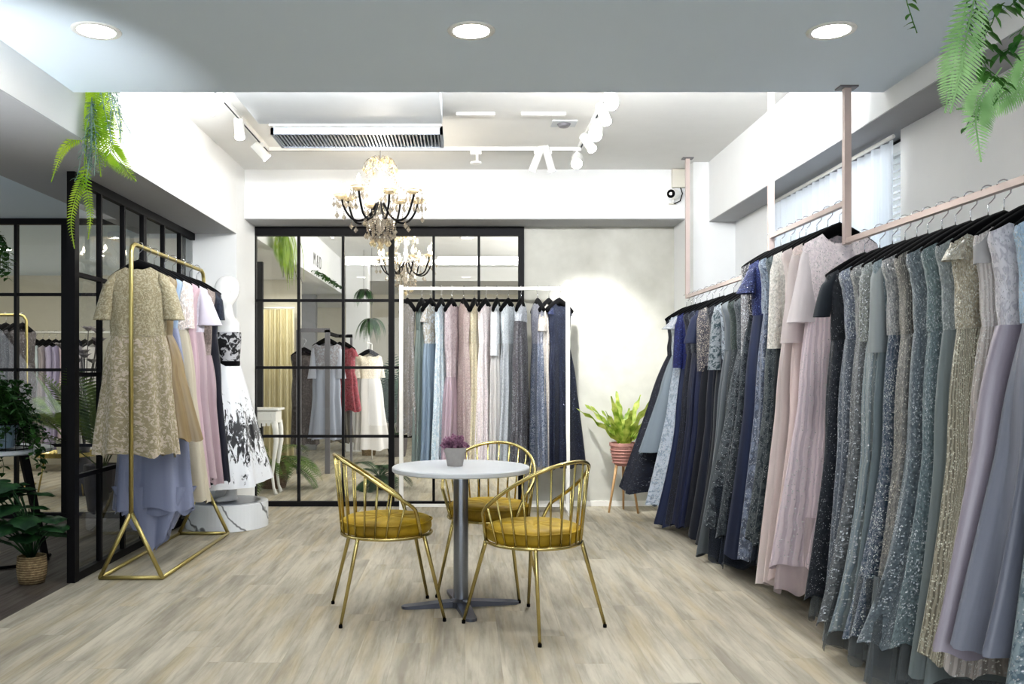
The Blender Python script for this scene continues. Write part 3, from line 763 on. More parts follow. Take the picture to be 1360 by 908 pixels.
# same kind beyond the glass
t = thing('hanging_fern', 'green artificial fern with dark twigs hanging beyond the glass at the upper left pane', 'hanging plant', (-1.90,9.1,2.75))
MB().box(-.06,.06,-.1,.15,0,.08).build('planter', M['whiteplastic'], t)
mb = MB()
for k in range(22): frond(mb,(rr.uniform(-.03,.06),rr.uniform(-.08,.1),.0),(rr.uniform(-.05,.35),rr.uniform(-.3,.3),.1-rr.random()*.4),rr.uniform(.35,.66),6,.06,.2,16)
mb.build('fern_fronds', M['lime'], t)
mb = MB()
for k in range(9): vine(mb,(.06,0,.0), rr.uniform(.45,.6), rr, .03, 10, .13,(.15,0,-1),.3,.2)
mb.build('twigs', M['greypot'], t)

# right hanging plant near the camera
t = thing('hanging_fern', 'pale green fern with trailing leafy vine hanging at the top right corner', 'hanging plant', (1.56,2.55,2.46))
MB().lathe([(.0001,0),(.07,0),(.095,.10),(.09,.10),(.0001,.09)],20).tube([(.08,0,.09),(0,0,.22)],.002,4).tube([(-.08,0,.09),(0,0,.22)],.002,4).build('planter', M['whiteplastic'], t)
def tofr(px,py,Y=2.55): return P(px,py,Y)-Vector((1.56,2.55,2.46))
def frond_px(mb, pl, ll, ratio=.15, n=18, Y=2.55):
    k = [tofr(a,b,Y+c) for a,b,c in pl]; pts = []
    for i in range(n+1):
        u = i/n*(len(k)-1); j = min(int(u),len(k)-2); pts.append(k[j].lerp(k[j+1],u-j))
    for _ in range(2): pts = [pts[0]]+[(pts[i-1]+pts[i]*2+pts[i+1])/4 for i in range(1,n)]+[pts[-1]]
    mb.tube(pts,.0025,5)
    for i in range(2,n):
        dd = (pts[i+1]-pts[i]).normalized(); s = dd.cross(Vector((0,1,0))).normalized(); v = i/n; l = ll*math.sin(PI*min(.95,v*.8+.2))
        for h in (0,.5):
            q = pts[i].lerp(pts[i+1],h)
            for sg in (-1,1): leaf(mb,q,s*sg+dd*.5+Vector((0,-.15,0)),l,l*ratio,.1,.1,3,sv=dd)
mb = MB()
frond_px(mb, ((1300,-30,0),(1285,40,-.02),(1275,100,-.05),(1262,150,-.06)), .07)
frond_px(mb, ((1290,-20,.05),(1270,60,0),(1262,110,0),(1255,150,0)), .06)
frond_px(mb, ((1330,90,0),(1300,130,0),(1295,160,-.05),(1303,215,-.06)), .065)
frond_px(mb, ((1390,70,.1),(1350,110,.05),(1320,135,.0),(1290,165,0)), .06)
frond_px(mb, ((1370,110,.1),(1340,130,.05),(1310,140,.0),(1270,145,0)), .05)
frond_px(mb, ((1380,20,0),(1365,80,0),(1355,110,0),(1345,140,0)), .05)
mb.build('fern_fronds', M['palefern'], t)
def vine_px(mb, pl, ls, dens=3, seed=1):
    r2 = random.Random(seed); k = [tofr(a,b) for a,b in pl]
    for i in range(len(k)-1):
        mb.tube([k[i],k[i+1]],.0016,4)
        for j in range(dens):
            q = k[i].lerp(k[i+1],j/dens); a = r2.uniform(0,2*PI)
            leaf(mb,q,Vector((math.cos(a),-.3*abs(math.sin(a)),-.7*r2.random())),ls*r2.uniform(.7,1.2),ls*.62,.2,.3,4)
mb = MB()
vine_px(mb, ((1290,-20),(1300,20),(1310,55),(1330,75),(1345,60),(1360,35)), .04, 5, 2)
vine_px(mb, ((1360,-10),(1340,10),(1325,5),(1318,30),(1300,60),(1305,95),(1320,110)), .042, 5, 3)
vine_px(mb, ((1300,10),(1285,30),(1296,60),(1310,90),(1335,110),(1322,130),(1290,155),(1280,175)), .03, 3, 4)
vine_px(mb, ((1200,-20),(1205,5),(1213,30),(1218,44)), .032, 2, 5)
mb.build('leafy_vine', M['vine'], t)

# bird's nest fern on tripod
t = thing('potted_fern', 'bright upright fern in a ribbed pink pot on wooden tripod legs by the plaster wall', 'potted plant', (X(828,8.05),8.05,0))
MB().lathe([(.0001,.42),(.075,.42),(.095,.45),(.115,.56),(.12,.60),(.128,.60),(.128,.628),(.112,.628),(.108,.60),(.0001,.60)],32).build('pot', M['pinkpot'], t, smooth=False)
mb = MB()
for k in range(5):
    z=.45+k*.028; mb.tube([((.099+k*.005)*math.cos(2*PI*i/32),(.099+k*.005)*math.sin(2*PI*i/32),z) for i in range(33)],.0055,5,cap=False)
mb.build('pot_ribs', M['pinkpot'], t, smooth=True)
for a in (R(200),R(-40),R(80)):
    MB().tube([(.07*math.cos(a),.07*math.sin(a),.43),(.15*math.cos(a),.15*math.sin(a),0)],[.014,.009],8).build('leg', M['lightwood'], t, smooth=True)
mb = MB(); r3 = random.Random(2)
for k in range(15):
    a = 2*PI*k/15+r3.uniform(-.2,.2); lean = r3.uniform(.25,.8); d = Vector((math.cos(a)*lean,math.sin(a)*lean*.6,1)).normalized(); L = r3.uniform(.36,.62); n = 14
    b = len(mb.v); p = Vector((.03*math.cos(a),.03*math.sin(a),.6)); s = Vector((-math.sin(a),math.cos(a),0))
    if abs(s.x) < .5: s = Vector((.8*(1 if s.x>=0 else -1),s.y,0)).normalized()
    for i in range(n+1):
        v=i/n; w=.034*math.sin(PI*min(.97,v*.85+.1))*(1+.22*math.sin(v*24+k)); q=p+d*L*v+Vector((math.cos(a),math.sin(a)*.6,-.5))*.16*lean*v*v
        wv=.012*math.sin(v*22); mb.v += [tuple(q-s*w+Vector((0,0,wv))),tuple(q),tuple(q+s*w-Vector((0,0,wv)))]
    for i in range(n): c=b+i*3; mb.face((c,c+1,c+4,c+3)); mb.face((c+1,c+2,c+5,c+4))
mb.build('leaves', M['nestfern'], t, smooth=True)

# basket plant, left foreground
t = thing('basket_plant', 'dark broad leaved plant in a wicker basket at the foot of the black partition', 'potted plant', (-2.60,5.33,0))
MB().lathe([(.0001,0),(.07,0),(.082,.05),(.086,.1),(.08,.165),(.074,.165),(.07,.12),(.0001,.12)],28).build('basket', M['wicker'], t, smooth=True)
MB().lathe([(.0001,.13),(.072,.13)],20).build('soil', M['soil'], t)
def heart(mb,p,d,L,W,rr):
    d,s,u = frame_at(d); b=len(mb.v); n=8
    for i in range(n+1):
        v=i/n; w=W*.5*(math.sin(PI*min(1,v*.9+.1))**.7)*(1-v**3*.6); cut = .75 if i%2 else 1
        q=p+d*(L*(v-.12))-Vector((0,0,1))*.35*L*v*v
        mb.v += [tuple(q-s*w*cut-Vector((0,0,.12*w))),tuple(q-s*w*.5+Vector((0,0,.08*w))),tuple(q),tuple(q+s*w*.5+Vector((0,0,.08*w))),tuple(q+s*w*cut-Vector((0,0,.12*w)))]
    for i in range(n):
        for k in range(4): c=b+i*5+k; mb.face((c,c+1,c+6,c+5))
st = MB(); mb = MB()
for k in range(34):
    a = rr.uniform(0,2*PI); h = rr.uniform(.12,.46); q=rr.uniform(.05,.20)*(1.3-h)
    x = q*math.cos(a)*1.2-.08; y=q*math.sin(a)*.8
    if x > .13: x = .13-rr.random()*.1
    st.tube([(0,0,.13),(x*.4,y*.4,.13+h*.7),(x,y,.15+h)],.004,5)
    heart(mb,Vector((x,y,.16+h)),Vector((math.cos(a)*(1 if x<.08 else .3),math.sin(a)-.25,.1)),rr.uniform(.15,.22),rr.uniform(.17,.23),rr)
st.build('stems', M['darkleaf'], t, smooth=True); mb.build('leaves', M['darkleaf'], t, smooth=True)

# left round table with ivy
t = thing('side_table', 'round white topped table with black splayed legs in the dim left room', 'table', (-3.18,5.85,0))
MB().lathe([(.0001,.735),(.42,.735),(.43,.742),(.43,.76),(.42,.765),(.0001,.765)],48).build('tabletop', M['tabletop'], t)
for k in range(4):
    a=R(20)+k*PI/2; c,s=math.cos(a),math.sin(a)
    MB().tube([(.24*c,.24*s,.735),(.38*c,.38*s,0)],[.036,.026],4).build('leg', M['blackframe'], t)
MB().tube([(-.27,0,.5),(.27,.0,.5)],.018,4).tube([(0,-.27,.5),(0,.27,.5)],.018,4).build('stretcher', M['blackframe'], t)
t = thing('ivy_planter', 'bushy green ivy in a pale blue pot inside a black wire cage', 'potted plant', (-3.03,5.75,.765))
MB().lathe([(.0001,.01),(.10,.01),(.135,.16),(.128,.16),(.1,.12),(.0001,.12)],28).build('pot', M['bluepot'], t, smooth=False)
mb=MB()
for k in range(22):
    a=2*PI*k/22; mb.tube([(.21*math.cos(a),.21*math.sin(a),.0),(.21*math.cos(a),.21*math.sin(a),.17)],.0022,4)
for z in (.006,.17): mb.tube([(.21*math.cos(2*PI*i/32),.21*math.sin(2*PI*i/32),z) for i in range(33)],.004,5,cap=False)
mb.build('wire_cage', M['blackframe'], t)
mb=MB()
for k in range(90): vine(mb,(rr.uniform(-.1,.1),rr.uniform(-.1,.1),rr.uniform(.12,.45)), rr.uniform(.15,.35), rr, .05, 8, .3, (rr.uniform(-1,1),rr.uniform(-1,1),rr.uniform(0,1)), 2.5)
for k in range(4): vine(mb,(.12,-.1,.35-.05*k), .45, rr, .05, 12, .1, (.7,0,.3), 4)
mb.build('foliage', M['ivy'], t)
t = thing('hanging_ivy', 'small tuft of hanging green leaves at the upper left picture edge', 'hanging plant', (-3.42,6.4,2.60))
mb=MB().tube([(0,0,0),(0,0,-.35)],.002,4)
for k in range(16): vine(mb,(0,0,-.3), rr.uniform(.2,.42), rr, .05, 9, .2, (rr.uniform(-.6,.6),rr.uniform(-1,1),-.1), 3)
mb.build('foliage', M['ivy'], t)
o = MB().tube([(-4.2,5.3,.012),(-3.5,5.45,.012),(-3.05,5.62,.012),(-2.86,5.75,.012),(-2.85,6.1,.012)],.011,6).build('floor_cable', M['velvet'], smooth=True); tag(o,'black cable lying on the dark floor behind the basket plant','cable')

def palm(name,label,loc,potmat,ph,pr,n,L,ll,mat,seed,spread=1.0,droop=1.6,el=(.5,1.3),potname='basket'):
    r2=random.Random(seed); t=thing(name,label,'potted plant',loc)
    MB().lathe([(.0001,0),(pr*.78,0),(pr*.95,ph*.5),(pr,ph),(pr*.92,ph),(pr*.9,ph*.85),(.0001,ph*.85)],26).build(potname,potmat,t,smooth=False)
    MB().lathe([(.0001,ph*.86),(pr*.9,ph*.86)],20).build('soil',M['soil'],t)
    mb=MB()
    for k in range(n):
        a=2*PI*k/n+r2.uniform(-.3,.3); e=r2.uniform(*el)
        frond(mb,(0,0,ph*.85),(math.cos(a)*math.cos(e)*spread,math.sin(a)*math.cos(e)*spread,math.sin(e)),L*r2.uniform(.75,1.1),droop,ll,.13,16,.006,.25)
    mb.build('fronds',mat,t); return t
palm('potted_palm','tall palm in a dark tapered pot behind the black partition',(-3.32,8.15,0),M['greypot'],.42,.17,12,1.15,.26,M['palm'],3,potname='pot',droop=1.0,el=(.8,1.4))
palm('potted_palm','arching sago palm in a brown square weave basket beyond the glass',(-2.1,9.75,0),M['wicker2'],.27,.17,14,.78,.16,M['palm'],4,droop=2.2,el=(.4,1.2))
palm('potted_palm','small dark feathery palm on the floor beyond the glass behind the left chair',(-.92,9.6,0),M['greypot'],.14,.10,14,.48,.13,M['darkleaf'],5,droop=2.2,el=(.3,1.2),potname='pot')
palm('potted_grass','grassy plant in a slatted wicker basket beside the white pillar beyond the glass',(-1.47,13.6,0),M['wicker'],.33,.13,26,.36,.05,M['palm'],6,droop=.5,el=(.9,1.5))
palm('dracaena','tall dark spiky plant beyond the glass left of the white rack',(-1.02,13.4,0),M['greypot'],.3,.16,16,1.3,.3,M['darkleaf'],7,droop=.3,el=(1.1,1.5),potname='pot')
for x,y,z,lab,s in ((-1.36,13,2.05,'round hanging fern ball beyond the glass, lower of the two',.42),(-1.5,13.2,2.5,'small trailing plant beyond the glass, upper of the two',.3)):
    t=thing('hanging_basket',lab,'hanging plant',(x,y,z)); mb=MB()
    for k in range(22):
        a=rr.uniform(0,2*PI); frond(mb,(0,0,0),(math.cos(a),math.sin(a),rr.uniform(0,.8)),s*rr.uniform(.6,1.1),3.5,.05,.3,9)
    mb.build('fronds',M['ivy'],t); MB().lathe([(.0001,-.09),(.05,-.07),(.07,0),(.0001,0)],14).tube([(0,0,0),(0,0,3.09-z)],.003,4).build('planter',M['greypot'],t)
# gold plant table in the far left room
t=thing('gold_side_table','small round gold tray table with thin legs seen through the partition','table',(X(88,9.2),9.2,0))
MB().lathe([(.0001,.40),(.29,.40),(.295,.445),(.285,.445),(.28,.415),(.0001,.415)],36).build('tray',M['gold'],t)
for k in range(3):
    a=R(90)+k*R(120); MB().tube([(.2*math.cos(a),.2*math.sin(a),.4),(.27*math.cos(a),.27*math.sin(a),0)],.009,6).build('leg',M['gold'],t,smooth=True)
t2=palm('potted_palm','fan of thin palm leaves standing on the gold tray table',(X(88,9.2),9.2,.415),M['whiteplastic'],.16,.10,11,.85,.22,M['palm'],9,droop=1.1,el=(.7,1.4),potname='pot')
t=thing('flower_spray','grey artificial magnolia spray on a tall stem behind the partition glass','flowers',(X(112,9.15),9.15,0))
MB().lathe([(.0001,0),(.07,0),(.09,.2),(.05,.45),(.06,.5),(.05,.5),(.0001,.4)],20).build('vase',M['greypot'],t,smooth=True)
mb=MB(); st=MB()
for k in range(13):
    x,y,z = rr.uniform(-.2,.22),rr.uniform(-.15,.15),rr.uniform(1.32,1.75); st.tube([(0,0,.45),(x*.3,y*.3,1.0),(x,y,z)],.005,5)
    for q in range(7):
        a=2*PI*q/7; leaf(mb,Vector((x,y,z)),Vector((math.cos(a),math.sin(a),.8)),.10,.07,.3,.1,4)
st.build('stems',M['greypot'],t); mb.build('blossoms',M['greyflower'],t,smooth=True)

# white console table beyond the glass
t=thing('console_table','white carved console table with cabriole legs just beyond the glass','table',(-2.22,9.3,0))
MB().box(-.32,.30,-.17,.17,.87,.895).build('tabletop',M['white_metal'],t,bevel=.006)
ap=MB(); ap.box(-.28,.27,-.145,.145,.74,.862)
for k in range(11):
    x=-.27+k*.05; ap.box(x,x+.035,-.147,-.13,.74-.03*abs(math.sin(k*1.1))-.015,.745)
ap.build('apron',M['white_metal'],t)
dr=MB().box(-.24,.23,-.155,-.145,.765,.845).build('drawer',M['white_metal'],t,bevel=.004); MB().ball((0,-.165,.805),.012).build('knob',M['chrome'],dr,smooth=True)
for sx in (-.25,.25):
    for sy in (-.12,.12):
        q=1 if sx>0 else -1
        MB().tube([(sx,sy,.76),(sx+q*.012,sy,.68),(sx+q*.02,sy,.55),(sx-q*.005,sy,.35),(sx-q*.02,sy,.2),(sx-q*.005,sy,.07),(sx+q*.02,sy,.0)],[.034,.032,.026,.019,.015,.014,.022],10).build('leg',M['white_metal'],t,smooth=True)

# fascia lettering beyond the glass
def text_mesh(name,body,size,loc,rot,mat,ext=.004,parent=None):
    cu=bpy.data.curves.new(name,'FONT'); cu.body=body; cu.size=size; cu.extrude=ext
    to=bpy.data.objects.new('tmp',cu); C.objects.link(to); bpy.context.view_layer.update()
    me=bpy.data.meshes.new_from_object(to.evaluated_get(bpy.context.evaluated_depsgraph_get())); bpy.data.objects.remove(to)
    o=bpy.data.objects.new(name,me); C.objects.link(o); me.materials.clear(); me.materials.append(mat); o.location=loc; o.rotation_euler=rot
    if parent: o.parent=parent
    return o
o=text_mesh('lettering','M & D',.24,(-1.975,11.6,2.68),(PI/2,0,PI/2),M['greyrack'],.0); tag(o,'thin dark letters on the white header beyond the glass','sign')
t=thing('garland','low strip of green leaves under the letters on the header beyond the glass','plant',(-1.97,11.4,2.57)); mb=MB()
for k in range(22):
    vine(mb,(.01,k*.1,0),.12,rr,.05,4,.2,(.5,.3,.3),1)
mb.build('foliage',M['ivy'],t)

# ------------------------------------------------------------------ dresses
def lerpk(keys,x):
    if x<=keys[0][0]: return keys[0][1]
    for (a,va),(b,vb) in zip(keys,keys[1:]):
        if x<=b:
            u=(x-a)/(b-a); u=u*u*(3-2*u); return va+(vb-va)*u
    return keys[-1][1]
NT_=56
def se(c,p=.75): return math.copysign(abs(c)**p,c)
HS=.095
def hanger(label,loc,rz,w=.178):
    t=thing('clothes_hanger',label,'hanger',loc,rz,group='black velvet clothes hangers')
    pts=[]
    for i in range(13):
        u=-1+2*i/12; a=abs(u); pts.append((u*w,0,-.112-HS*a**1.15))
    MB().tube(pts,[.015+.008*(1-abs(-1+2*i/12))**.5 for i in range(13)],8,flat=(.8,1.35)).build('hanger_arms',M['velvet'],t,smooth=True)
    hk=[(0,0,-.10),(0,0,-.045),(.012,0,-.034),(.024,0,-.02)]+[(.026*math.cos(q),0,.026*math.sin(q)) for q in [R(a) for a in range(-10,190,25)]]
    MB().tube(hk,.0022,5).build('hook',M['chrome'],t,smooth=True)
    return t
HAN=None
def place_hanger(label,loc,rz):
    global HAN
    if HAN is None: HAN=hanger(label,loc,rz); return HAN
    o=copy_tree(HAN); o.location=loc; o.rotation_euler=(0,0,rz); o['label']=label; return o

def dress(short,where,loc,rz=0,L=1.6,wd=.50,sh=.185,ww=.158,hl=.3,hr=.25,t=.045,n=7,A=.022,p=1.3,body=None,skirt=None,neck=(.72,.085),strapless=0,
          sleeve=None,under=None,belt=None,hilo=0,group=None,seed=0,cat='dress',name='gown',hang=True,hemw=.012,train=0):
    r2=random.Random(seed*31+int(loc[1]*100)); skirt=skirt or body
    T=thing(name,(short+' '+where).strip(),cat,loc,rz,group)
    ph=r2.uniform(0,6); ph2=r2.uniform(0,6); ph3=r2.uniform(0,6); top=.10 if not strapless else strapless
    def loop(mb,rows,wfun,zfun,afun,tfun):
        b=len(mb.v); m=len(rows)
        for i,r_ in enumerate(rows):
            wl,wr=wfun(r_); a=afun(r_); tt=tfun(r_)
            for k in range(NT_):
                th=2*PI*k/NT_; c=se(math.cos(th),.8); s=se(math.sin(th),.6)
                f=math.sin(n*th+ph+1.1*r_*math.sin(ph2))+.28*math.sin((2*n-1)*th+ph3)+.5*math.sin(3*th+ph2+r_*2)
                w=(wr if c>0 else wl)
                x=c*w+a*f*(.9 if c>0 else 1.0)*abs(c)**.4*(1 if c>0 else -1)*.8
                y=s*tt+min(a,.03)*.45*f*(-1 if s<0 else 1)*abs(s)
                mb.v.append((x,y,zfun(r_,c,s,th)))
        for i in range(m-1):
            for k in range(NT_):
                k2=(k+1)%NT_; u0=k/NT_*1.25; u1=(k+1)/NT_*1.25
                d0=mb.v[b+i*NT_+k][2]; d1=mb.v[b+(i+1)*NT_+k][2]
                mb.face((b+i*NT_+k,b+i*NT_+k2,b+(i+1)*NT_+k2,b+(i+1)*NT_+k),[(u0,d0),(u1,d0),(u1,d1),(u0,d1)])
    def ztop(c,s):
        a=abs(c)
        if strapless: return -top-.015*math.cos(4*c)
        z=-.112-HS*a**1.15+.012
        nw,nd=neck
        if a<nw: z-=(nd if s<0 else nd*.5)*math.cos(a/nw*PI/2)**.8
        return z
    mb=MB(); rows=[i/12 for i in range(13)]
    bw=[(0,sh),(.1,sh+.004),(.25,sh-.012),(.5,sh*.88),(.8,ww*1.03),(1,ww)]
    if strapless: bw=[(0,sh*.8),(.4,sh*.85),(1,ww)]
    loop(mb,rows,lambda r:(lerpk(bw,r),)*2,lambda r,c,s,th: ztop(c,s)*(1-r)-wd*r,lambda r:.003+.006*r,lambda r:lerpk([(0,.026),(.08,t*.7),(.3,t*.95),(1,t*.8)],r))
    mb.build('bodice',body,T,smooth=True)
    mb=MB(); rows=[i/22 for i in range(23)]
    def wf(r):
        hip=.012*math.sin(PI*min(1,r*2.6)) ; g=r**p
        return (ww+hip+(hl-ww)*g, ww+hip+(hr-ww)*g)
    hw=[hemw*math.sin(5*2*PI*k/NT_+ph)+hemw*.6*math.sin(11*2*PI*k/NT_) for k in range(NT_)]
    loop(mb,rows,wf,lambda r,c,s,th: -wd-(L-wd)*r+(hw[int(round(th/2/PI*NT_))%NT_]*r**4)+(hilo*(.5-.5*s)*r**3 if hilo else 0),lambda r:.004+A*r**.6,lambda r:lerpk([(0,t*.82),(.3,t),(1,t)],r))
    mb.build('skirt',skirt,T,smooth=True)
    if under:
        um,ex=under[0],under[1]; up_=r2.uniform(0,6); mb=MB()
        ph=up_
        loop(mb,[i/8 for i in range(9)],lambda r:(hl*.9*(.9+.14*r),hr*.9*(.9+.12*r)),lambda r,c,s,th:-L+.25-(ex+.25)*r+.02*math.sin(7*th+ph)*r,lambda r:A*.9,lambda r:t*.85)
        mb.build('underskirt',um,T,smooth=True)
    if train:
        mb=MB(); ph=.7; ex=train; A0=A
        loop(mb,[i/8 for i in range(9)],lambda r:(hl*(.95-.55*r),hr*(.95-.55*r)),lambda r,c,s,th:-L+.15-(ex+.15)*r*(1-.35*abs(c)),lambda r:A*1.3,lambda r:t*.8)
        mb.build('train',under[0] if under else skirt,T,smooth=True)
    if belt: 
        mb=MB(); loop(mb,[0,1],lambda r:(ww+.006,)*2,lambda r,c,s,th:-wd+.02-.035*r,lambda r:.004,lambda r:t*.86); mb.build('waist_sash',belt,T,smooth=True)
    if strapless:
        for sx in (-1,1):
            MB().tube([(sx*sh*.55,-.012,-top),(sx*sh*.62,0,-.115),(sx*sh*.55,.012,-top)],.004,5).build('strap',body,T)
    if sleeve:
        sl,r0,r1,sm=sleeve[:4]; out=sleeve[4] if len(sleeve)>4 else .03
        for sx in (-1,1):
            mb=MB(); m=8; q=20
            for i in range(m+1):
                u=i/m; rad=(r0+(r1-r0)*u**1.5)*(.72 if i else .5); cx=sx*(sh-.012-r0*.3+out*u**.8); z=-.19-sl*u
                for k in range(q):
                    th=2*PI*k/q; f=1+.10*math.sin(4*th+ph+u)*u
                    mb.v.append((cx+rad*math.cos(th)*f, min(t*.9,rad*.9)*math.sin(th)*f, z+(.03*math.cos(th)*sx*-1*(1-u)) ))
            for i in range(m):
                for k in range(q):
                    k2=(k+1)%q; mb.face((i*q+k,i*q+k2,(i+1)*q+k2,(i+1)*q+k),[(k/q*.3,-i/m*sl),((k+1)/q*.3,-i/m*sl),((k+1)/q*.3,-(i+1)/m*sl),(k/q*.3,-(i+1)/m*sl)])
            mb.build('sleeve',sm,T,smooth=True)
    if hang: place_hanger('black velvet hanger carrying the '+short,loc,rz)
    return T

def S(b,b2=None,d=.25,fl=(215,220,228),**k): return fab('sequin',b,b2,d,fl,**k)
tulle_g=fab('tulle',(120,128,132),(96,104,110),alpha=.6); tulle_b=fab('tulle',(34,42,66),(24,30,50),alpha=.8); tulle_p=fab('tulle',(226,204,208),(206,184,190),alpha=.65)
navy_s=fab('satin',(12,28,76),(6,16,50),rough=.45); 

RX=1.9
def rr_dress(px,short,where,railz,**k):
    ww_=k.get('sh',.185); Y=(RX-ww_-.01)*1178/(px-617); k.setdefault('seed',int(px))
    return dress(short,where,(RX,Y,railz),0,**k)
z1,z2,z3=1.91,2.105,1.915
# ---- far rail (Y 5.5 .. 7.5)
T1=.07
G1='gowns on the far section of the right rail'
rr_dress(884,'midnight lace gown','flaring widest to the left beside the potted fern',z1,L=1.62,hl=.56,hr=.3,t=T1,A=.04,p=1.0,body=S((30,32,56),(16,18,38),.10,(150,150,160)),sh=.17,group=G1,hilo=-.06)
rr_dress(888,'misty blue tulle dress','with a knee length skirt at the far end of the rail',z1,L=1.32,hl=.43,hr=.3,t=T1,A=.03,p=1.0,body=fab('lace',(150,166,180),(180,192,202)),skirt=fab('satin',(118,134,146),(140,154,166),rough=.7),sh=.18,group=G1)
rr_dress(892,'silver blue lace gown','with ruffled cap sleeves, third from the far end',z1,L=1.74,hl=.37,hr=.3,t=T1,A=.03,p=1.3,body=fab('lace',(118,134,152),(160,172,186),.25),sleeve=(.10,.05,.09,fab('lace',(170,178,190),(205,208,214)),.06),group=G1)
rr_dress(898,'royal blue sequin gown','with elbow sleeves and a plain navy skirt reaching the floor',z1,L=1.87,wd=.62,hl=.36,hr=.3,t=T1,A=.035,p=1.6,body=S((12,30,118),(8,20,84),.16,(120,150,230)),skirt=fab('satin',(8,34,84),(4,20,58),rough=.45),sleeve=(.42,.065,.06,S((12,30,118),(8,20,84),.16,(120,150,230)),.03),group=G1)
rr_dress(906,'ink blue beaded gown','next to the royal blue one',z1,L=1.84,hl=.30,hr=.3,t=T1,A=.03,p=1.5,body=S((18,22,50),(10,14,34),.14,(150,160,190)),skirt=S((14,20,48),(8,12,30),.06,(130,140,180)),group=G1)
rr_dress(913,'navy gown with silver shoulder beads','fifth or sixth along the far section',z1,L=1.82,hl=.29,hr=.3,t=T1,A=.03,p=1.5,body=S((26,34,66),(14,20,44),.3,(180,190,205)),skirt=navy_s,group=G1)
rr_dress(921,'navy gown with taupe lace cuffs','and matte short sleeves',z1,L=1.80,hl=.28,hr=.3,t=T1,A=.03,p=1.6,body=fab('satin',(30,38,76),(20,26,58),rough=.7),skirt=navy_s,sleeve=(.24,.075,.085,fab('satin',(34,42,82),(24,30,62),rough=.7),.05),group=G1)
rr_dress(926,'taupe sequin bolero dress','with dark velvet skirt behind the matte navy sleeve',z1,L=1.78,wd=.60,hl=.26,hr=.3,t=T1,A=.025,p=1.6,body=S((78,76,84),(50,50,60),.35,(205,195,180)),skirt=fab('satin',(14,16,34),(8,9,22),rough=.8),sleeve=(.45,.06,.055,S((78,76,84),(50,50,60),.35,(205,195,180)),.0),group=G1)
rr_dress(938,'black blue velvet gown','plain and dark in the middle of the far section',z1,L=1.82,hl=.29,hr=.3,t=T1,A=.03,p=1.6,body=S((22,26,44),(14,16,30),.08),skirt=fab('satin',(22,26,48),(12,15,32),rough=.8),group=G1)
rr_dress(947,'ice and black lace jacket gown','with pale patterned sleeves',z1,L=1.84,wd=.56,hl=.29,hr=.3,t=T1,A=.03,p=1.6,body=fab('lace',(70,78,90),(140,150,160),.2),skirt=fab('satin',(26,30,44),(16,18,30),rough=.6),sleeve=(.44,.06,.07,fab('lace',(64,72,84),(146,156,164),.2),.03),group=G1)
rr_dress(956,'long grey satin gown','with a smooth skirt sweeping the floor',z1,L=1.86,hl=.33,hr=.3,t=T1,A=.035,p=1.2,body=fab('satin',(96,104,112),(70,78,86),rough=.4),skirt=fab('satin',(92,98,104),(54,60,66),rough=.4),group=G1)
rr_dress(966,'forest green sequin gown','left of the tall black and silver gown',z1,L=1.80,hl=.27,hr=.3,t=T1,A=.03,p=1.6,body=S((44,60,56),(24,36,36),.18,(130,150,150)),skirt=S((30,40,48),(18,26,34),.08),group=G1)
rr_dress(974,'dark floral lace gown','with branching silver embroidery and navy tulle under the hem',z1,L=1.62,hl=.35,hr=.3,t=T1,A=.035,p=1.2,body=fab('lace',(36,42,54),(74,84,94),.14,scale=.8),skirt=fab('lace',(28,34,46),(76,88,96),.16,scale=.7),under=(tulle_b,.22),group=G1)
# ---- raised middle rail
G2='gowns on the raised middle section of the right rail'; T2=.062
rr_dress(983,'black and silver sequin gown','with long sheer sleeves, first on the raised rail',z2,L=1.86,hl=.33,hr=.28,t=T2,A=.03,p=1.5,body=S((70,70,74),(40,40,46),.4,(210,205,200)),skirt=fab('lace',(30,36,48),(70,80,90),.14,scale=.8),sleeve=(.55,.045,.05,S((120,118,120),(80,78,82),.35),-.01),under=(tulle_b,.18),group=G2)
rr_dress(994,'cobalt blue sequin gown','with short bell sleeves on the raised rail',z2,L=1.95,hl=.30,hr=.28,t=T2,A=.03,p=1.5,body=S((20,42,124),(12,26,84),.2,(150,170,235)),skirt=fab('satin',(26,40,84),(16,26,58),rough=.5),sleeve=(.18,.05,.085,S((26,42,104),(16,26,70),.2,(150,165,220)),.05),group=G2)
rr_dress(1006,'periwinkle lace gown','with black scroll embroidery',z2,L=1.93,hl=.28,hr=.28,t=T2,A=.028,p=1.5,body=fab('lace',(62,74,96),(110,126,146),.15),skirt=fab('lace',(104,116,144),(66,78,100),.12,scale=.6),group=G2)
rr_dress(1016,'dark teal scroll gown','half hidden behind the ivory sequin sleeve',z2,L=1.80,hl=.29,hr=.28,t=T2,A=.028,p=1.5,body=fab('lace',(60,72,82),(104,116,122),.2),skirt=fab('lace',(36,46,58),(84,96,104),.14,scale=.7),under=(tulle_b,.12),group=G2)
rr_dress(1024,'ivory sequin sleeved gown','with a black skirt, in front of the sheer curtain',z2,L=1.9,wd=.62,hl=.25,hr=.28,t=T2,A=.025,p=1.6,body=S((196,192,184),(168,164,158),.35,(240,236,225)),skirt=fab('satin',(34,36,46),(22,24,32),rough=.6),sleeve=(.52,.055,.062,S((204,200,190),(170,166,158),.38,(240,236,225)),.01),group=G2)
rr_dress(1037,'plain blush chiffon gown','with a soft straight skirt down to the floor',z2,L=1.98,hl=.31,hr=.28,t=T2,A=.035,p=1.2,body=fab('satin',(226,212,210),(206,190,190),rough=.8),skirt=fab('satin',(218,202,200),(196,178,178),rough=.8),group=G2)
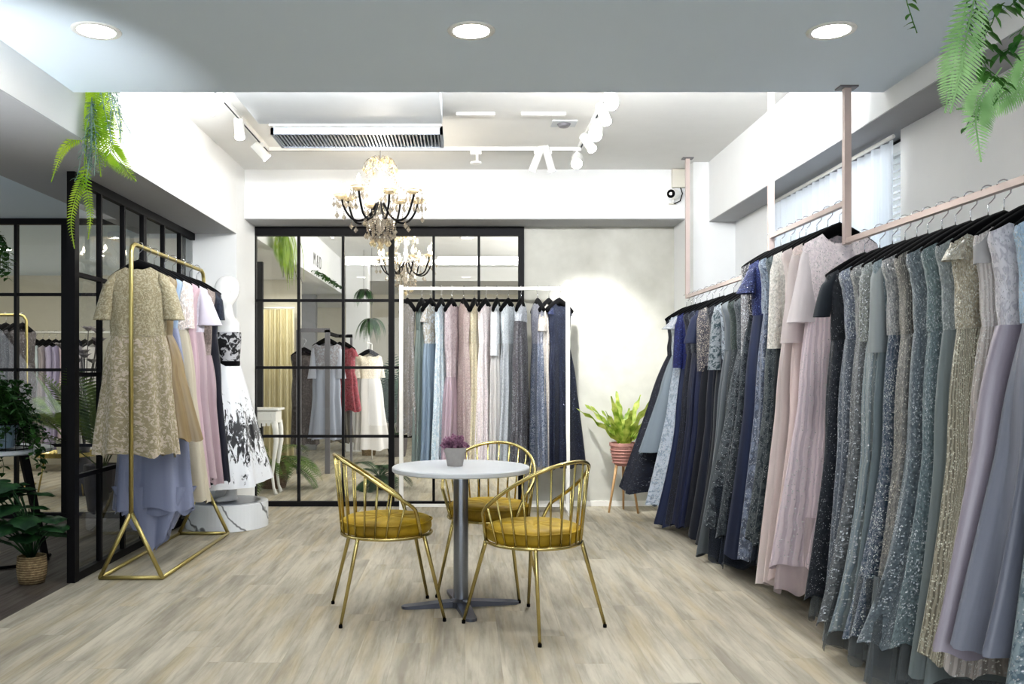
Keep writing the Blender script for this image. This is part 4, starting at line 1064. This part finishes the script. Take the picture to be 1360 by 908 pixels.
rr_dress(1050,'rose beige gown with beaded shoulders','between the two blush gowns',z2,L=1.92,hl=.29,hr=.28,t=T2,A=.03,p=1.3,body=S((222,204,200),(204,184,180),.25,(240,232,220)),skirt=fab('satin',(224,200,198),(206,182,182),rough=.8),sleeve=(.5,.055,.09,fab('tulle',(232,218,218),(216,200,202),alpha=.8),.02),group=G2)
rr_dress(1064,'pearl pink tulle gown','with bell sleeves and a tiered tulle hem beside the upright post',z2,L=1.82,hl=.33,hr=.28,t=T2,A=.035,p=1.3,body=S((226,214,218),(206,194,200),.14,(245,240,240)),skirt=fab('lines',(226,206,214),(206,186,198),.06,(245,240,240)),sleeve=(.40,.045,.10,fab('tulle',(236,226,230),(220,210,216),alpha=.85),.03),under=(tulle_p,.13),neck=(.5,.09),group=G2)
# ---- near rail
G3='gowns on the near section of the right rail'; T3=.046
rr_dress(1094,'charcoal lace gown','with long black sleeves, first on the near rail',z3,L=1.72,hl=.27,hr=.3,t=T3+.01,A=.02,p=1.5,body=fab('lace',(48,50,62),(32,34,44),.06),skirt=fab('lace',(58,60,74),(40,42,54),.12),sleeve=(.20,.055,.05,fab('satin',(44,46,58),(34,36,46),rough=.8),.05),group=G3,under=(tulle_g,.1))
rr_dress(1112,'steel blue sequin gown','with shiny shoulders next to the charcoal lace',z3,L=1.74,hl=.26,hr=.3,t=T3+.012,A=.022,p=1.6,body=S((104,116,136),(76,86,104),.42,(220,226,236)),skirt=S((92,102,116),(70,78,92),.2),group=G3)
rr_dress(1127,'ash grey glitter gown','flaring to a dark tulle hem, third on the near rail',z3,L=1.76,hl=.33,hr=.3,t=T3+.012,A=.028,p=2.0,body=S((118,122,124),(90,94,98),.34,(225,225,225)),skirt=S((110,114,118),(84,88,94),.22),under=(tulle_g,.11),group=G3)
rr_dress(1142,'grey teal beaded gown','with scalloped embroidery, hem turned at the floor',z3,L=1.77,hl=.33,hr=.3,t=T3+.008,A=.026,p=2.2,body=S((128,136,134),(98,108,110),.34),skirt=fab('lines',(112,128,136),(142,152,154),.22,scale=1.3),sleeve=(.33,.05,.05,S((128,132,128),(98,104,104),.3),.0),group=G3)
rr_dress(1156,'sea blue satin gown','with sheer pale sleeves behind the navy glitter',z3,L=1.72,hl=.27,hr=.3,t=T3,A=.022,p=1.6,body=S((120,140,148),(96,116,124),.2),skirt=fab('satin',(112,128,136),(86,102,110),rough=.5),sleeve=(.38,.045,.055,fab('tulle',(176,186,188),(150,160,164),alpha=.8),.0),group=G3)
rr_dress(1169,'silver and navy glitter gown','with large bright sequins, fifth before the champagne one',z3,L=1.74,hl=.33,hr=.3,t=T3,A=.024,p=2.2,body=S((150,152,154),(110,112,118),.5,(240,240,240),sc_=165),skirt=S((104,110,126),(60,66,88),.3,(225,230,240),sc_=180),under=(tulle_g,.10),group=G3)
rr_dress(1186,'bronze grey glitter gown','with stripes of beads on a dull brown ground',z3,L=1.72,hl=.28,hr=.3,t=T3,A=.022,p=1.8,body=fab('lines',(116,116,112),(90,88,84),.3,(225,220,210),scale=2),skirt=S((122,122,120),(96,96,94),.24,(225,220,210)),group=G3)
rr_dress(1202,'slate blue glitter gown','with a wide fishtail and grey tulle beneath',z3,L=1.70,hl=.38,hr=.3,t=T3,A=.028,p=2.4,body=S((112,126,134),(86,98,106),.3),skirt=S((108,122,130),(84,96,106),.2),under=(tulle_g,.16),group=G3)
rr_dress(1220,'teal grey glitter gown','with rounded sparkling shoulder, left of the sheer grey one',z3,L=1.68,hl=.28,hr=.3,t=T3,A=.022,p=1.8,body=S((116,136,138),(88,108,112),.3),skirt=S((112,132,138),(84,104,112),.24),under=(tulle_g,.14),group=G3)
rr_dress(1241,'sheer grey gown with bead trim','long pale panels just left of the champagne gown',z3,L=1.76,hl=.28,hr=.3,t=T3,A=.024,p=1.5,body=S((136,146,148),(110,120,124),.2),skirt=fab('satin',(128,140,144),(104,116,120),rough=.6),group=G3)
rr_dress(1260,'champagne gold sequin gown','with fan beading and bright cap sleeve',z3,L=1.66,hl=.28,hr=.3,t=T3+.012,A=.022,p=1.6,body=S((168,160,138),(130,122,100),.5,(245,238,220),sc_=165),skirt=fab('lines',(150,144,126),(112,106,90),.38,(240,232,214),scale=2),sleeve=(.07,.05,.06,S((180,172,154),(140,132,116),.55,(245,240,225),sc_=165),.02),group=G3)
rr_dress(1293,'pale taupe sheer gown','with bead trails on net, right of the champagne gown',z3,L=1.66,hl=.28,hr=.3,t=T3+.008,A=.022,p=1.6,body=fab('lines',(182,176,176),(160,152,150),.3,(240,236,230)),skirt=fab('lines',(172,164,160),(146,138,134),.26,(240,236,230)),sleeve=(.1,.045,.05,fab('tulle',(200,200,204),(180,180,184),alpha=.6),.0),group=G3)
rr_dress(1312,'lilac satin gown with lace bodice','long smooth skirt sweeping out at the right front',z3,L=1.56,hl=.37,hr=.3,t=T3+.02,A=.055,n=5,p=1.4,body=fab('lace',(190,186,200),(216,212,222),.12),skirt=fab('satin',(172,162,178),(140,130,150),rough=.35),group=G3)
rr_dress(1345,'powder blue gown','with aqua sequins and a grey satin train at the right picture edge',z3,L=1.52,hl=.34,hr=.3,t=T3+.016,A=.05,n=5,p=1.4,body=S((150,180,206),(126,158,190),.25),skirt=fab('satin',(136,140,158),(104,108,128),rough=.35),group=G3)
rr_dress(1378,'teal scroll lace gown','cut off by the right picture edge',z3,L=1.74,hl=.31,hr=.3,t=T3+.012,A=.03,p=1.5,body=S((110,130,144),(84,104,120),.3),skirt=fab('lace',(74,96,112),(120,138,146),.15),group=G3)

# right rail hardware
def sqbar(mb,a,b,h=.016):
    a=Vector(a);b=Vector(b); mn=[min(a[i],b[i])-h for i in range(3)]; mx=[max(a[i],b[i])+h for i in range(3)]
    mb.box(mn[0],mx[0],mn[1],mx[1],mn[2],mx[2]); return mb
t=thing('garment_rail','rose beige square tube garment rail hung from the ceiling along the right wall','clothes rail',(RX,0,0))
pY=[7.56,5.50,4.41]
for (a,b,z,zt) in ((pY[0],pY[1],z1,0),(pY[1],pY[2],z2,0),(pY[2],1.9,z3,0)):
    sqbar(MB(),(0,a,z),(0,b,z),.013).build('rail',M['pinkbeige'],t)
for y,zb,zt in ((pY[0],z1,3.09),(pY[1],z1,3.09),(pY[2],z3,2.68),(1.9,z3,2.68)):
    po=sqbar(MB(),(0,y,zb),(0,y,zt-.016),.0165).build('post',M['pinkbeige'],t)
    MB().box(-.045,.045,y-.035,y+.035,zt-.008,zt).build('ceiling_plate',M['greyrack'],po)

# ---- white rack at the back
t=thing('white_garment_rack','white metal free standing garment rack in front of the black framed glass','clothes rack',(.18,8.02,0))
zb=Z(383,8.02); xl,xr=X(533,8.02)-.18,X(754,8.02)-.18
MB().box(xl,xr,-.014,.014,zb-.014,zb+.014).build('rail',M['white_metal'],t)
for x,zt in ((xl,zb+.03),(xr,zb+.07)):
    MB().box(x-.018,x+.018,-.018,.018,.0,zt).build('post',M['white_metal'],t); MB().box(x-.018,x+.018,-.22,.22,0,.03).build('foot',M['white_metal'],t)
MB().box(xl,xr,-.012,.012,.05,.075).build('lower_bar',M['white_metal'],t)
GB='gowns on the white rack at the back'
back=[
(541,'taupe glitter slip dress','leftmost on the white rack',dict(L=1.32,body=S((128,120,114),(96,90,86),.2),p=1.4,ww=.12,hl=.16,hr=.16)),
(560,'sage green satin gown','second on the white rack with fluted skirt',dict(L=1.66,wd=.38,body=fab('satin',(112,128,122),(90,106,100),rough=.5),strapless=.2,p=1.0,hl=.24,hr=.2)),
(572,'pale blue gown with gold trim','third on the white rack, white ruffled top',dict(L=1.64,body=fab('lace',(190,200,208),(160,150,130),.2),skirt=fab('satin',(134,156,176),(112,134,154),rough=.5),p=1.2,hl=.2,hr=.2,sleeve=(.12,.04,.06,fab('lace',(200,206,212),(170,160,144)),.0))),
(586,'light blue lace gown','fourth on the white rack',dict(L=1.62,body=fab('lace',(150,174,190),(196,206,212),.2),p=1.5,hl=.2,hr=.2)),
(600,'pink lace mermaid gown','with plain pink fishtail on the white rack',dict(L=1.62,wd=.8,body=fab('lace',(190,166,172),(214,196,200),.1),skirt=fab('satin',(192,166,176),(172,146,158),rough=.55),ww=.10,p=1.2,hl=.22,hr=.2)),
(616,'dusty rose sequin gown','between the pink lace and the gold gown',dict(L=1.60,body=S((176,154,150),(150,128,124),.25,(240,225,215)),p=1.6,hl=.17,hr=.17)),
(630,'pale gold sequin gown','seventh on the white rack',dict(L=1.62,body=S((206,194,160),(176,160,120),.35,(250,240,210)),p=1.6,hl=.18,hr=.18)),
(645,'ivory pink beaded gown','eighth on the white rack',dict(L=1.62,body=S((226,214,214),(204,190,190),.3,(250,245,240)),p=1.6,hl=.17,hr=.17)),
(660,'white ruffle topped gown','with three quarter white cape sleeves',dict(L=1.60,body=fab('lace',(232,234,238),(214,218,224),.1),skirt=fab('lines',(214,210,208),(192,188,186),.1),p=1.5,hl=.17,hr=.17,sleeve=(.42,.05,.075,fab('lace',(236,238,242),(220,224,230)),.0))),
(675,'silver white sequin gown','left of the charcoal gown on the white rack',dict(L=1.60,body=S((214,220,226),(186,192,200),.35),skirt=S((186,190,196),(150,156,164),.3),p=1.6,hl=.21,hr=.2)),
(692,'charcoal gown with silver top','eleventh on the white rack',dict(L=1.58,wd=.30,body=S((206,210,218),(170,174,182),.4),skirt=S((92,90,94),(62,60,66),.2),p=1.6,ww=.14,hl=.2,hr=.2)),
(714,'steel and navy sequin gown','right of the glass frame on the white rack',dict(L=1.60,body=S((140,142,158),(98,100,118),.3),skirt=S((112,116,138),(62,66,90),.35),p=1.6,hl=.18,hr=.18)),
(729,'champagne gown with feather sleeves','second from the right on the white rack',dict(L=1.62,body=S((192,182,172),(160,148,140),.3,(240,232,222)),p=1.6,hl=.14,hr=.24,sleeve=(.2,.05,.07,fab('lace',(222,210,198),(190,178,168)),.0))),
(743,'navy sequin gown with flared hem','rightmost on the white rack',dict(L=1.62,body=S((28,36,68),(16,22,46),.12,(130,140,170)),p=1.0,hl=.12,hr=.34,sleeve=(.05,.04,.05,S((28,40,96),(16,24,60),.12,(130,140,200)),.0))),
]
for i,(px,sh_,wh,kw) in enumerate(back):
    rz=R(90)+R((26,-12,-24,-14,-20,16,-12,-22,-14,-26,-18,14,-34,-48)[i])
    kw.setdefault('t',.040); kw.setdefault('A',.03); kw.setdefault('sh',.145); kw.setdefault('ww',.11)
    dress(sh_,wh,(X(px,8.02),8.02,zb),rz,seed=i+50,group=GB,hang=True,neck=(.5,.06),**kw)

# ---- gold rack at the left
GX=-2.03; t=thing('gold_garment_rack','gold tube garment rack with triangular feet on the left','clothes rack',(GX,5.4,0))
Lr=1.5; zt=2.05; r=.014
pts=[(0,0,.40),(0,0,zt-.06),(0,.018,zt-.018),(0,.06,zt),(0,Lr-.06,zt),(0,Lr-.018,zt-.018),(0,Lr,zt-.06),(0,Lr,.40)]
MB().tube(pts,r,12).build('top_frame',M['goldmat'],t,smooth=True)
for y in (0,Lr):
    for sx in (-.19,.19): MB().tube([(0,y,.41),(sx,y,.014)],r*.95,10).build('leg',M['goldmat'],t,smooth=True)
    MB().tube([(-.195,y,.014),(.195,y,.014)],r*.9,8).build('foot_bar',M['goldmat'],t,smooth=True)
for sx in (-.19,.19): MB().tube([(sx,0,.014),(sx,Lr,.014)],r*.9,8).build('floor_bar',M['goldmat'],t,smooth=True)
GL='dresses on the gold rack'
goldlace=fab('lace',(188,176,142),(156,142,104),.10,(225,215,185),scale=2.0,rough=.7)
goldskirt=fab('lace',(200,182,160),(160,146,108),.10,(225,215,185),scale=1.2,rough=.7)
L_=[
(5.53,'beige gold lace dress','with short sleeves hanging at the front of the gold rack',dict(L=1.30,wd=.56,sh=.19,ww=.165,hl=.265,hr=.245,t=.055,A=.022,n=7,p=.9,body=goldlace,skirt=goldskirt,sleeve=(.27,.075,.085,goldlace,.065),neck=(.38,.045))),
(5.67,'bronze gold satin dress','with deep folds, behind the lace dress',dict(L=1.22,wd=.55,hl=.22,hr=.34,t=.05,A=.035,n=6,p=1.0,body=fab('satin',(160,138,98),(136,112,72),rough=.3),skirt=fab('satin',(166,140,94),(124,98,60),rough=.28))),
(5.80,'periwinkle satin gown','with a long dipped train under the lace dress',dict(L=1.68,hl=.26,hr=.27,t=.055,A=.022,n=6,p=.9,body=fab('satin',(150,176,206),(128,154,190),rough=.4),skirt=fab('satin',(142,150,184),(120,128,164),rough=.45),under=(fab('satin',(140,148,182),(112,120,156),rough=.45),.02),hilo=0,train=.28)),
(6.0,'ivory gown with black lace panel','and a white beaded top on the gold rack',dict(L=1.66,hl=.26,hr=.30,t=.06,A=.026,p=1.2,body=fab('lace',(222,212,204),(188,172,160),.2),skirt=fab('satin',(206,196,170),(184,172,146),rough=.7),sleeve=(.3,.05,.06,fab('lace',(224,208,200),(196,178,170),.2),.0))),
(6.17,'rose pink chiffon gown','a narrow pink strip in the middle of the gold rack',dict(L=1.6,hl=.24,hr=.24,t=.055,A=.022,p=1.3,body=fab('satin',(206,172,184),(186,150,164),rough=.7))),
(6.36,'lilac white ruffle sleeve gown','with big fluttering sleeves on the gold rack',dict(L=1.55,hl=.24,hr=.24,t=.06,A=.022,p=1.3,body=fab('lace',(214,208,222),(196,190,206)),skirt=fab('satin',(190,164,172),(170,144,154),rough=.7),sleeve=(.26,.06,.13,fab('satin',(218,212,228),(200,194,212),rough=.6),.05))),
(6.54,'mauve gown with taupe sequin bodice','second from the back of the gold rack',dict(L=1.60,wd=.66,hl=.22,hr=.25,t=.055,A=.022,p=1.2,body=S((150,132,126),(122,106,102),.25,(225,210,200)),skirt=fab('satin',(180,152,160),(158,130,140),rough=.6))),
(6.72,'dark navy long gown','rearmost on the gold rack beside the mannequin',dict(L=1.62,hl=.22,hr=.25,t=.055,A=.018,p=1.2,body=fab('satin',(30,28,52),(20,18,38),rough=.6),sleeve=(.2,.05,.05,fab('lace',(36,36,58),(60,58,84)),.02))),
]
for i,(y,a,b,kw) in enumerate(L_): dress(a,b,(GX,y,zt),0,seed=80+i,group=GL,**kw)

# ---- far left room racks
GFL=-4.84
t=thing('gold_garment_rack','second gold rack seen through glass at the left edge','clothes rack',(GFL,9.8,0))
MB().tube([(0,0,0),(0,0,1.84),(-.03,0,1.885),(-.07,0,1.9),(-1.3,0,1.9),(-1.36,0,1.84),(-1.36,0,0)],.016,10).build('top_frame',M['goldmat'],t,smooth=True)
for x in (0,-1.36): MB().tube([(x,-.2,.014),(x,.2,.014)],.014,8).build('foot_bar',M['goldmat'],t,smooth=True)
for i,(px,c1,c2,sh_,wh) in enumerate(((30,(86,76,76),(60,54,56),'brown grey lace dress','nearest the gold upright in the left room'),(20,(70,66,70),(44,42,48),'dark pewter dress','second from the gold upright in the left room'),(8,(96,86,82),(66,58,58),'dusky taupe dress','third from the gold upright in the left room'),(-4,(60,58,64),(40,38,44),'near black dress','at the far left picture edge in the left room'))):
    dress(sh_,wh,(X(px,9.8),9.8,1.9),R(70),L=1.5,t=.05,A=.02,body=fab('lace',c1,c2,.1),hl=.2,hr=.2,seed=i+120,group='dark dresses on the gold rack in the left room')
t=thing('chrome_garment_rack','long low chrome rack of pastel gowns against the cream wall in the left room','clothes rack',(-5.2,11.4,0))
MB().tube([(-1.0,0,1.78),(1.75,0,1.78)],.014,8).build('rail',M['white_metal'],t,smooth=True)
for x in (-1.0,1.75): MB().box(x-.015,x+.015,-.015,.015,0,1.78).build('post',M['white_metal'],t); MB().box(x-.015,x+.015,-.2,.2,0,.02).build('foot',M['white_metal'],t)
pas=[(38,(214,220,232),'icy white gown'),(48,(196,206,230),'pale blue white gown'),(57,(206,222,226),'mint white gown'),(65,(172,160,164),'mauve grey gown'),(74,(186,174,206),'lavender gown'),(83,(170,160,196),'deeper lilac gown'),(93,(206,180,186),'dull rose gown'),(103,(216,176,166),'peach gown'),(113,(196,186,190),'pearl grey gown'),(123,(222,216,214),'off white gown')]
for i,(px,c,sh_) in enumerate(pas):
    dress(sh_,'%s from the left on the pastel rack behind the gold rack'%('first second third fourth fifth sixth seventh eighth ninth tenth'.split()[i]),(X(px,11.4),11.4,1.78),R(75),L=1.55,t=.05,A=.02,body=fab('satin',c,tuple(int(q*.88) for q in c),rough=.6),hl=.2,hr=.2,seed=i+140,group='pastel gowns in the left room')

# ---- beyond the glass rack
t=thing('grey_garment_rack','grey flat bar garment rack beyond the glass with the pale blue gown','clothes rack',(0,11.1,0))
x0,x1=X(397,11.1),X(435,11.1); zr=Z(438,11.1)
MB().box(x0,x1+.03,-.02,.02,zr-.03,zr+.02).build('top_bar',M['greyrack'],t); MB().box(x1-.03,x1+.03,-.02,.02,0,zr).build('post',M['greyrack'],t); MB().box(x0-.03,x0+.03,-.02,.02,0,zr).build('post',M['greyrack'],t)
MB().box(x1-.02,x1+.02,0,.9,zr-.06,zr-.02).build('side_bar',M['velvet'],t); MB().box(x1-.03,x1+.2,.86,.9,zr-.06,zr-.02).build('side_bar',M['velvet'],t); MB().box(x1+.17,x1+.20,.86,.9,0,zr-.03).build('post',M['greyrack'],t)
dress('pale blue grey cape gown','with beaded front and drooping sleeves beyond the glass',(X(434,11.3),11.3,zr+.0),0,L=1.38,t=.06,A=.025,p=1.8,hl=.22,hr=.22,body=fab('lace',(176,182,196),(150,142,146),.1),skirt=fab('satin',(164,172,190),(144,152,172),rough=.5),sleeve=(.42,.05,.10,fab('satin',(190,194,208),(170,176,192),rough=.6),.02),seed=201)
dress('crimson lace dress','knee length, beside the white pillar beyond the glass',(X(457,11.9),11.9,zr-.03),R(-28),L=1.02,t=.06,A=.03,p=1.0,hl=.2,hr=.24,body=fab('lace',(150,30,48),(186,70,84),.1),sleeve=(.1,.05,.07,fab('lace',(150,30,48),(190,80,92)),.02),seed=202)
dress('charcoal long dress','on the left of the pale blue gown beyond the glass',(X(404,11.5),11.5,zr-.12),R(35),L=1.35,t=.07,A=.02,hl=.18,hr=.2,body=fab('lace',(84,76,72),(60,54,52)),seed=203)
dress('ivory and black underlayer gown','just behind the crimson dress beyond the glass',(X(451,12.1),12.1,zr-.03),R(-30),L=1.45,t=.05,A=.02,hl=.2,hr=.24,body=fab('satin',(40,36,40),(206,196,176),rough=.6),seed=204)
dress('cream sequin evening gown','standing right of the white pillar beyond the glass',(X(490,12.5),12.5,1.68),R(20),L=1.5,t=.09,A=.03,p=1.1,hl=.2,hr=.3,body=S((226,214,190),(204,190,164),.25,(245,240,220)),skirt=fab('satin',(220,216,210),(200,198,196),rough=.5),sleeve=(.3,.05,.09,fab('lace',(232,222,204),(210,200,184)),.02),seed=205)
t=thing('gown_rail','short white rail holding the cream evening gown beyond the glass','clothes rail',(X(490,12.5),12.5,0))
MB().tube([(0,-.3,1.68),(0,.4,1.68)],.01,6).build('rail',M['white_metal'],t,smooth=True); MB().tube([(0,.4,1.68),(0,.4,0)],.012,6).build('post',M['white_metal'],t,smooth=True)

# ------------------------------------------------------------------ plinth and mannequin
PX,PY=-1.955,7.31
t=thing('round_plinth','low round white marble plinth under the mannequin','plinth',(PX,PY,0))
MB().lathe([(.0001,0),(.325,0),(.33,.004),(.33,.206),(.325,.21),(.0001,.21)],64).build('drum',M['marble'],t,smooth=False)
MB().lathe([(.0001,.211),(.27,.211),(.27,.213),(.0001,.213)],48).build('mirror_inset',M['steel'],t)
# mannequin: lofted continuous body
t=thing('mannequin','glossy white egg head mannequin in a white dress with black brushwork on the plinth','mannequin',(PX+.0,PY,.213),R(-50))
sec=[(.0,.03,.045,-.01),(.03,.028,.04,0),(.08,.03,.035,.01),(.25,.045,.05,.0),(.36,.052,.055,0),(.45,.045,.05,0)]
def loft(mb,secs,n=24):     # (z, rx, ry, cx, cy)
    b=len(mb.v)
    for z,rx,ry,cx,cy in secs:
        for k in range(n): a=2*PI*k/n; mb.v.append((cx+rx*math.cos(a),cy+ry*math.sin(a),z))
    for i in range(len(secs)-1):
        for k in range(n): k2=(k+1)%n; mb.face((b+i*n+k,b+i*n+k2,b+(i+1)*n+k2,b+(i+1)*n+k))
    mb.face([b+k for k in reversed(range(n))]); mb.face([b+(len(secs)-1)*n+k for k in range(n)])
def mannequin_body(parent):
    mb=MB()
    secs=[(.80,.150,.11,0,.01),(.90,.158,.115,0,.012),(1.0,.128,.095,0,.005),(1.09,.104,.083,0,0),(1.16,.115,.092,0,-.004),(1.24,.130,.108,0,-.014),(1.31,.143,.104,0,-.014),
      (1.36,.158,.085,0,-.006),(1.395,.160,.066,0,0),(1.42,.128,.058,0,.004),(1.44,.080,.052,0,.006),(1.46,.052,.048,0,.004),(1.50,.044,.045,0,-.002),(1.535,.044,.048,0,-.010),
      (1.55,.052,.068,0,-.022),(1.575,.064,.084,0,-.018),(1.61,.072,.094,0,-.010),(1.65,.077,.099,0,-.004),(1.69,.077,.098,0,0),(1.725,.070,.088,0,.002),(1.755,.052,.066,0,.004),(1.772,.028,.036,0,.004),(1.778,.004,.005,0,.004)]
    loft(mb,secs,32)
    for k,(x,y,z) in enumerate(mb.v):      # face on the -y side: brow, nose, lips, chin, eye hollows
        if z>1.53 and y<-.03:
            q=max(0,1-abs(x)/.022); e=math.exp(-((abs(x)-.03)/.014)**2)
            y-=.017*q*math.exp(-((z-1.632)/.017)**2)+.006*q*math.exp(-((z-1.592)/.008)**2)+.008*q*math.exp(-((z-1.56)/.012)**2)
            y+=.008*e*math.exp(-((z-1.655)/.012)**2); mb.v[k]=(x,y,z)
    for sx in (-1,1):                      # legs rooted inside the hips
        loft(mb,[(.005,.030,.10,sx*.085,-.055),(.02,.034,.105,sx*.085,-.055),(.05,.032,.05,sx*.085,-.01),(.10,.030,.036,sx*.085,0),(.30,.050,.055,sx*.085,.01),(.42,.046,.05,sx*.085,0),(.50,.052,.056,sx*.083,-.005),(.70,.078,.085,sx*.078,0),(.86,.08,.095,sx*.072,.005)],20)
        mb.ball((sx*.076,-.004,1.655),.012,8,5,1.8)
    o=mb.build('body',M['mannequin'],parent,smooth=True); return o
mannequin_body(t); t.scale=(1.06,1.06,1.04)
def mk_brush():
    tt=NT('white_satin_black_brushwork'); tc=tt.n('ShaderNodeTexCoord'); sp=tt.n('ShaderNodeSeparateXYZ'); tt.l(tc.outputs['Object'],sp.inputs[0])
    cb=tt.n('ShaderNodeCombineXYZ'); tt.l(tt.math('MULTIPLY',sp.outputs[0],26),cb.inputs[0]); tt.l(tt.math('MULTIPLY',sp.outputs[1],26),cb.inputs[1]); tt.l(tt.math('MULTIPLY',sp.outputs[2],9),cb.inputs[2])
    nz=tt.n('ShaderNodeTexNoise'); nz.inputs['Scale'].default_value=1; nz.inputs['Detail'].default_value=7; nz.inputs['Roughness'].default_value=.7; nz.inputs['Distortion'].default_value=.8; tt.l(cb.outputs[0],nz.inputs['Vector'])
    zc=tt.math('ABSOLUTE',tt.math('SUBTRACT',sp.outputs[2],.52)); zm=tt.math('MULTIPLY',zc,.62)
    f=tt.math('SUBTRACT',tt.math('ADD',nz.outputs['Fac'],.13),zm)
    tt.set(Base_Color=tt.mixc(tt.ramp(f,.53,.57),srgb(232,234,238),srgb(22,22,28)),Roughness=.35); return tt.m
M['brush']=mk_brush()
def mk_bl():
    tt=NT('black_and_white_lace'); tc=tt.n('ShaderNodeTexCoord'); nz=tt.n('ShaderNodeTexNoise'); nz.inputs['Scale'].default_value=16; nz.inputs['Distortion'].default_value=1.5; nz.inputs['Detail'].default_value=3; tt.l(tc.outputs['Object'],nz.inputs['Vector'])
    tt.set(Base_Color=tt.mixc(tt.ramp(nz.outputs['Fac'],.5,.56),srgb(24,24,28),srgb(190,190,194)),Roughness=.6); return tt.m
M['blklace']=mk_bl()
mb=MB(); n=48
for i in range(24):
    v=i/23; z=1.09-.92*v; w=.098+(.325-.098)*v**.9; 
    for k in range(n):
        a=2*PI*k/n; f=1+.10*v*math.sin(7*a+1)+.05*v*math.sin(13*a); mb.v.append((w*f*math.cos(a),w*f*.95*math.sin(a),z-(.05*v**3*math.sin(a+2.2))))
for i in range(23):
    for k in range(n): k2=(k+1)%n; mb.face((i*n+k,i*n+k2,(i+1)*n+k2,(i+1)*n+k))
mb.build('skirt',M['brush'],t,smooth=True)
mb=MB(); 
loft(mb,[(1.09,.108,.088,0,0),(1.16,.119,.097,0,-.004),(1.24,.134,.113,0,-.014),(1.30,.145,.111,0,-.014),(1.325,.149,.105,0,-.012)],28)
mb.f=mb.f[:-2]
mb.build('bodice',M['blklace'],t,smooth=True)
mb=MB(); loft(mb,[(1.06,.114,.094,0,0),(1.10,.112,.092,0,0)],28); mb.f=mb.f[:-2]; mb.build('belt',M['velvet'],t,smooth=True)
# shoes on the plinth
o=thing('silver_shoe','silver high heeled shoe on the plinth edge','shoe',(X(272,7.12),7.10,.213),R(20))
MB().tube([(-.09,0,.07),(-.05,0,.055),(0,0,.03),(.05,0,.018),(.10,0,.014)],[.018,.024,.026,.03,.012],10,flat=(1,.6)).build('upper',M['chrome'],o,smooth=True)
MB().tube([(-.085,0,.06),(-.092,0,0)],[.012,.005],8).build('heel',M['chrome'],o,smooth=True)

# ------------------------------------------------------------------ lights
A=lampobj
A('front_fill','AREA',(.2,-2.7,1.3),(.2,6,2.6),110,(.90,.95,1),(4.6,2.4))  # added soft fill behind the camera, no window stands there
A('front_ceiling_fill','AREA',(.1,1.2,2.6),(.1,1.2,0),16,(1,.98,.96),(2.6,1.6))  # added unseen fill panel under the front ceiling, no fitting modelled
for px in (128,626,1104): A('downlight_lamp','SPOT',(X(px,3.68),3.68,2.66),(X(px,3.68),3.68,0),32,(1,.98,.96),.07,120,.8)
A('raised_ceiling_fill','AREA',(.05,4.60,2.80),(.05,8.0,3.3),112,(.97,.985,1),(3.4,.12))  # added strip hidden behind the ceiling lip, brightens raised ceiling and back beam
A('left_fascia_fill','AREA',(-1.70,4.8,2.95),(-1.98,5.9,2.8),0,(1,1,1),(.2,.2))  # added unseen lamp beside the left fascia, left at zero power
A('front_header_fill','SPOT',(-1.8,2.2,1.1),(-1.98,4.0,2.66),260,(.93,.97,1),.02,38,1)  # added spot out of view, whitens the front end of the left header
A('chandelier_glow','POINT',(-.65,6.84,2.72),None,26,(1,.93,.84),.03)
A('left_header_fill','SPOT',(-1.2,5.6,2.6),(-1.98,5.9,2.95),40,(1,1,1),.04,80,1)  # added bare spot without a fitting, brightens the left header face
A('beyond_glow','POINT',(-.66,9.96,2.6),None,30,(1,.93,.84),.03)
A('beyond_fill','AREA',(2.4,12,1.8),(-2,12.2,1.6),150,(1,.98,.95),(5,2.2))  # added fill hidden behind the plaster wall, lights the room beyond the glass
A('beyond_ceiling_fill','AREA',(2.0,11,2.2),(0,11.5,3.1),50,(1,.98,.95),(4,.4))  # added hidden panel, lifts the ceiling beyond the glass
A('beyond_left','AREA',(-4.6,10,2.55),(-4.6,10.3,0),70,(1,.97,.9),(3,2.5))
A('cubicle_spot','SPOT',(-2.4,11.2,2.45),(-2.5,12.1,1.6),40,(1,.95,.82),.05,80,.8)
A('left_ceiling_fill','AREA',(-6,4.6,1.7),(-5,4.8,2.6),30,(.85,.93,1),(1.2,2.5))  # added panel out of view, brightens the left room ceiling
A('left_room','AREA',(-4.6,4.5,2.55),(-4.6,4.5,0),20,(.85,.92,1),(3,4))
A('window_daylight','AREA',(2.9,5.7,1.9),(2.0,5.7,1.7),22,(.80,.90,1),(2.0,1.8))
w=bpy.data.worlds.new('world'); sc.world=w; w.use_nodes=True; w.node_tree.nodes['Background'].inputs[0].default_value=(.85,.92,1,1); w.node_tree.nodes['Background'].inputs[1].default_value=.6
sc.view_settings.view_transform='Standard'; sc.view_settings.look='Medium High Contrast'; sc.view_settings.exposure=-0.12; sc.view_settings.gamma=1.0
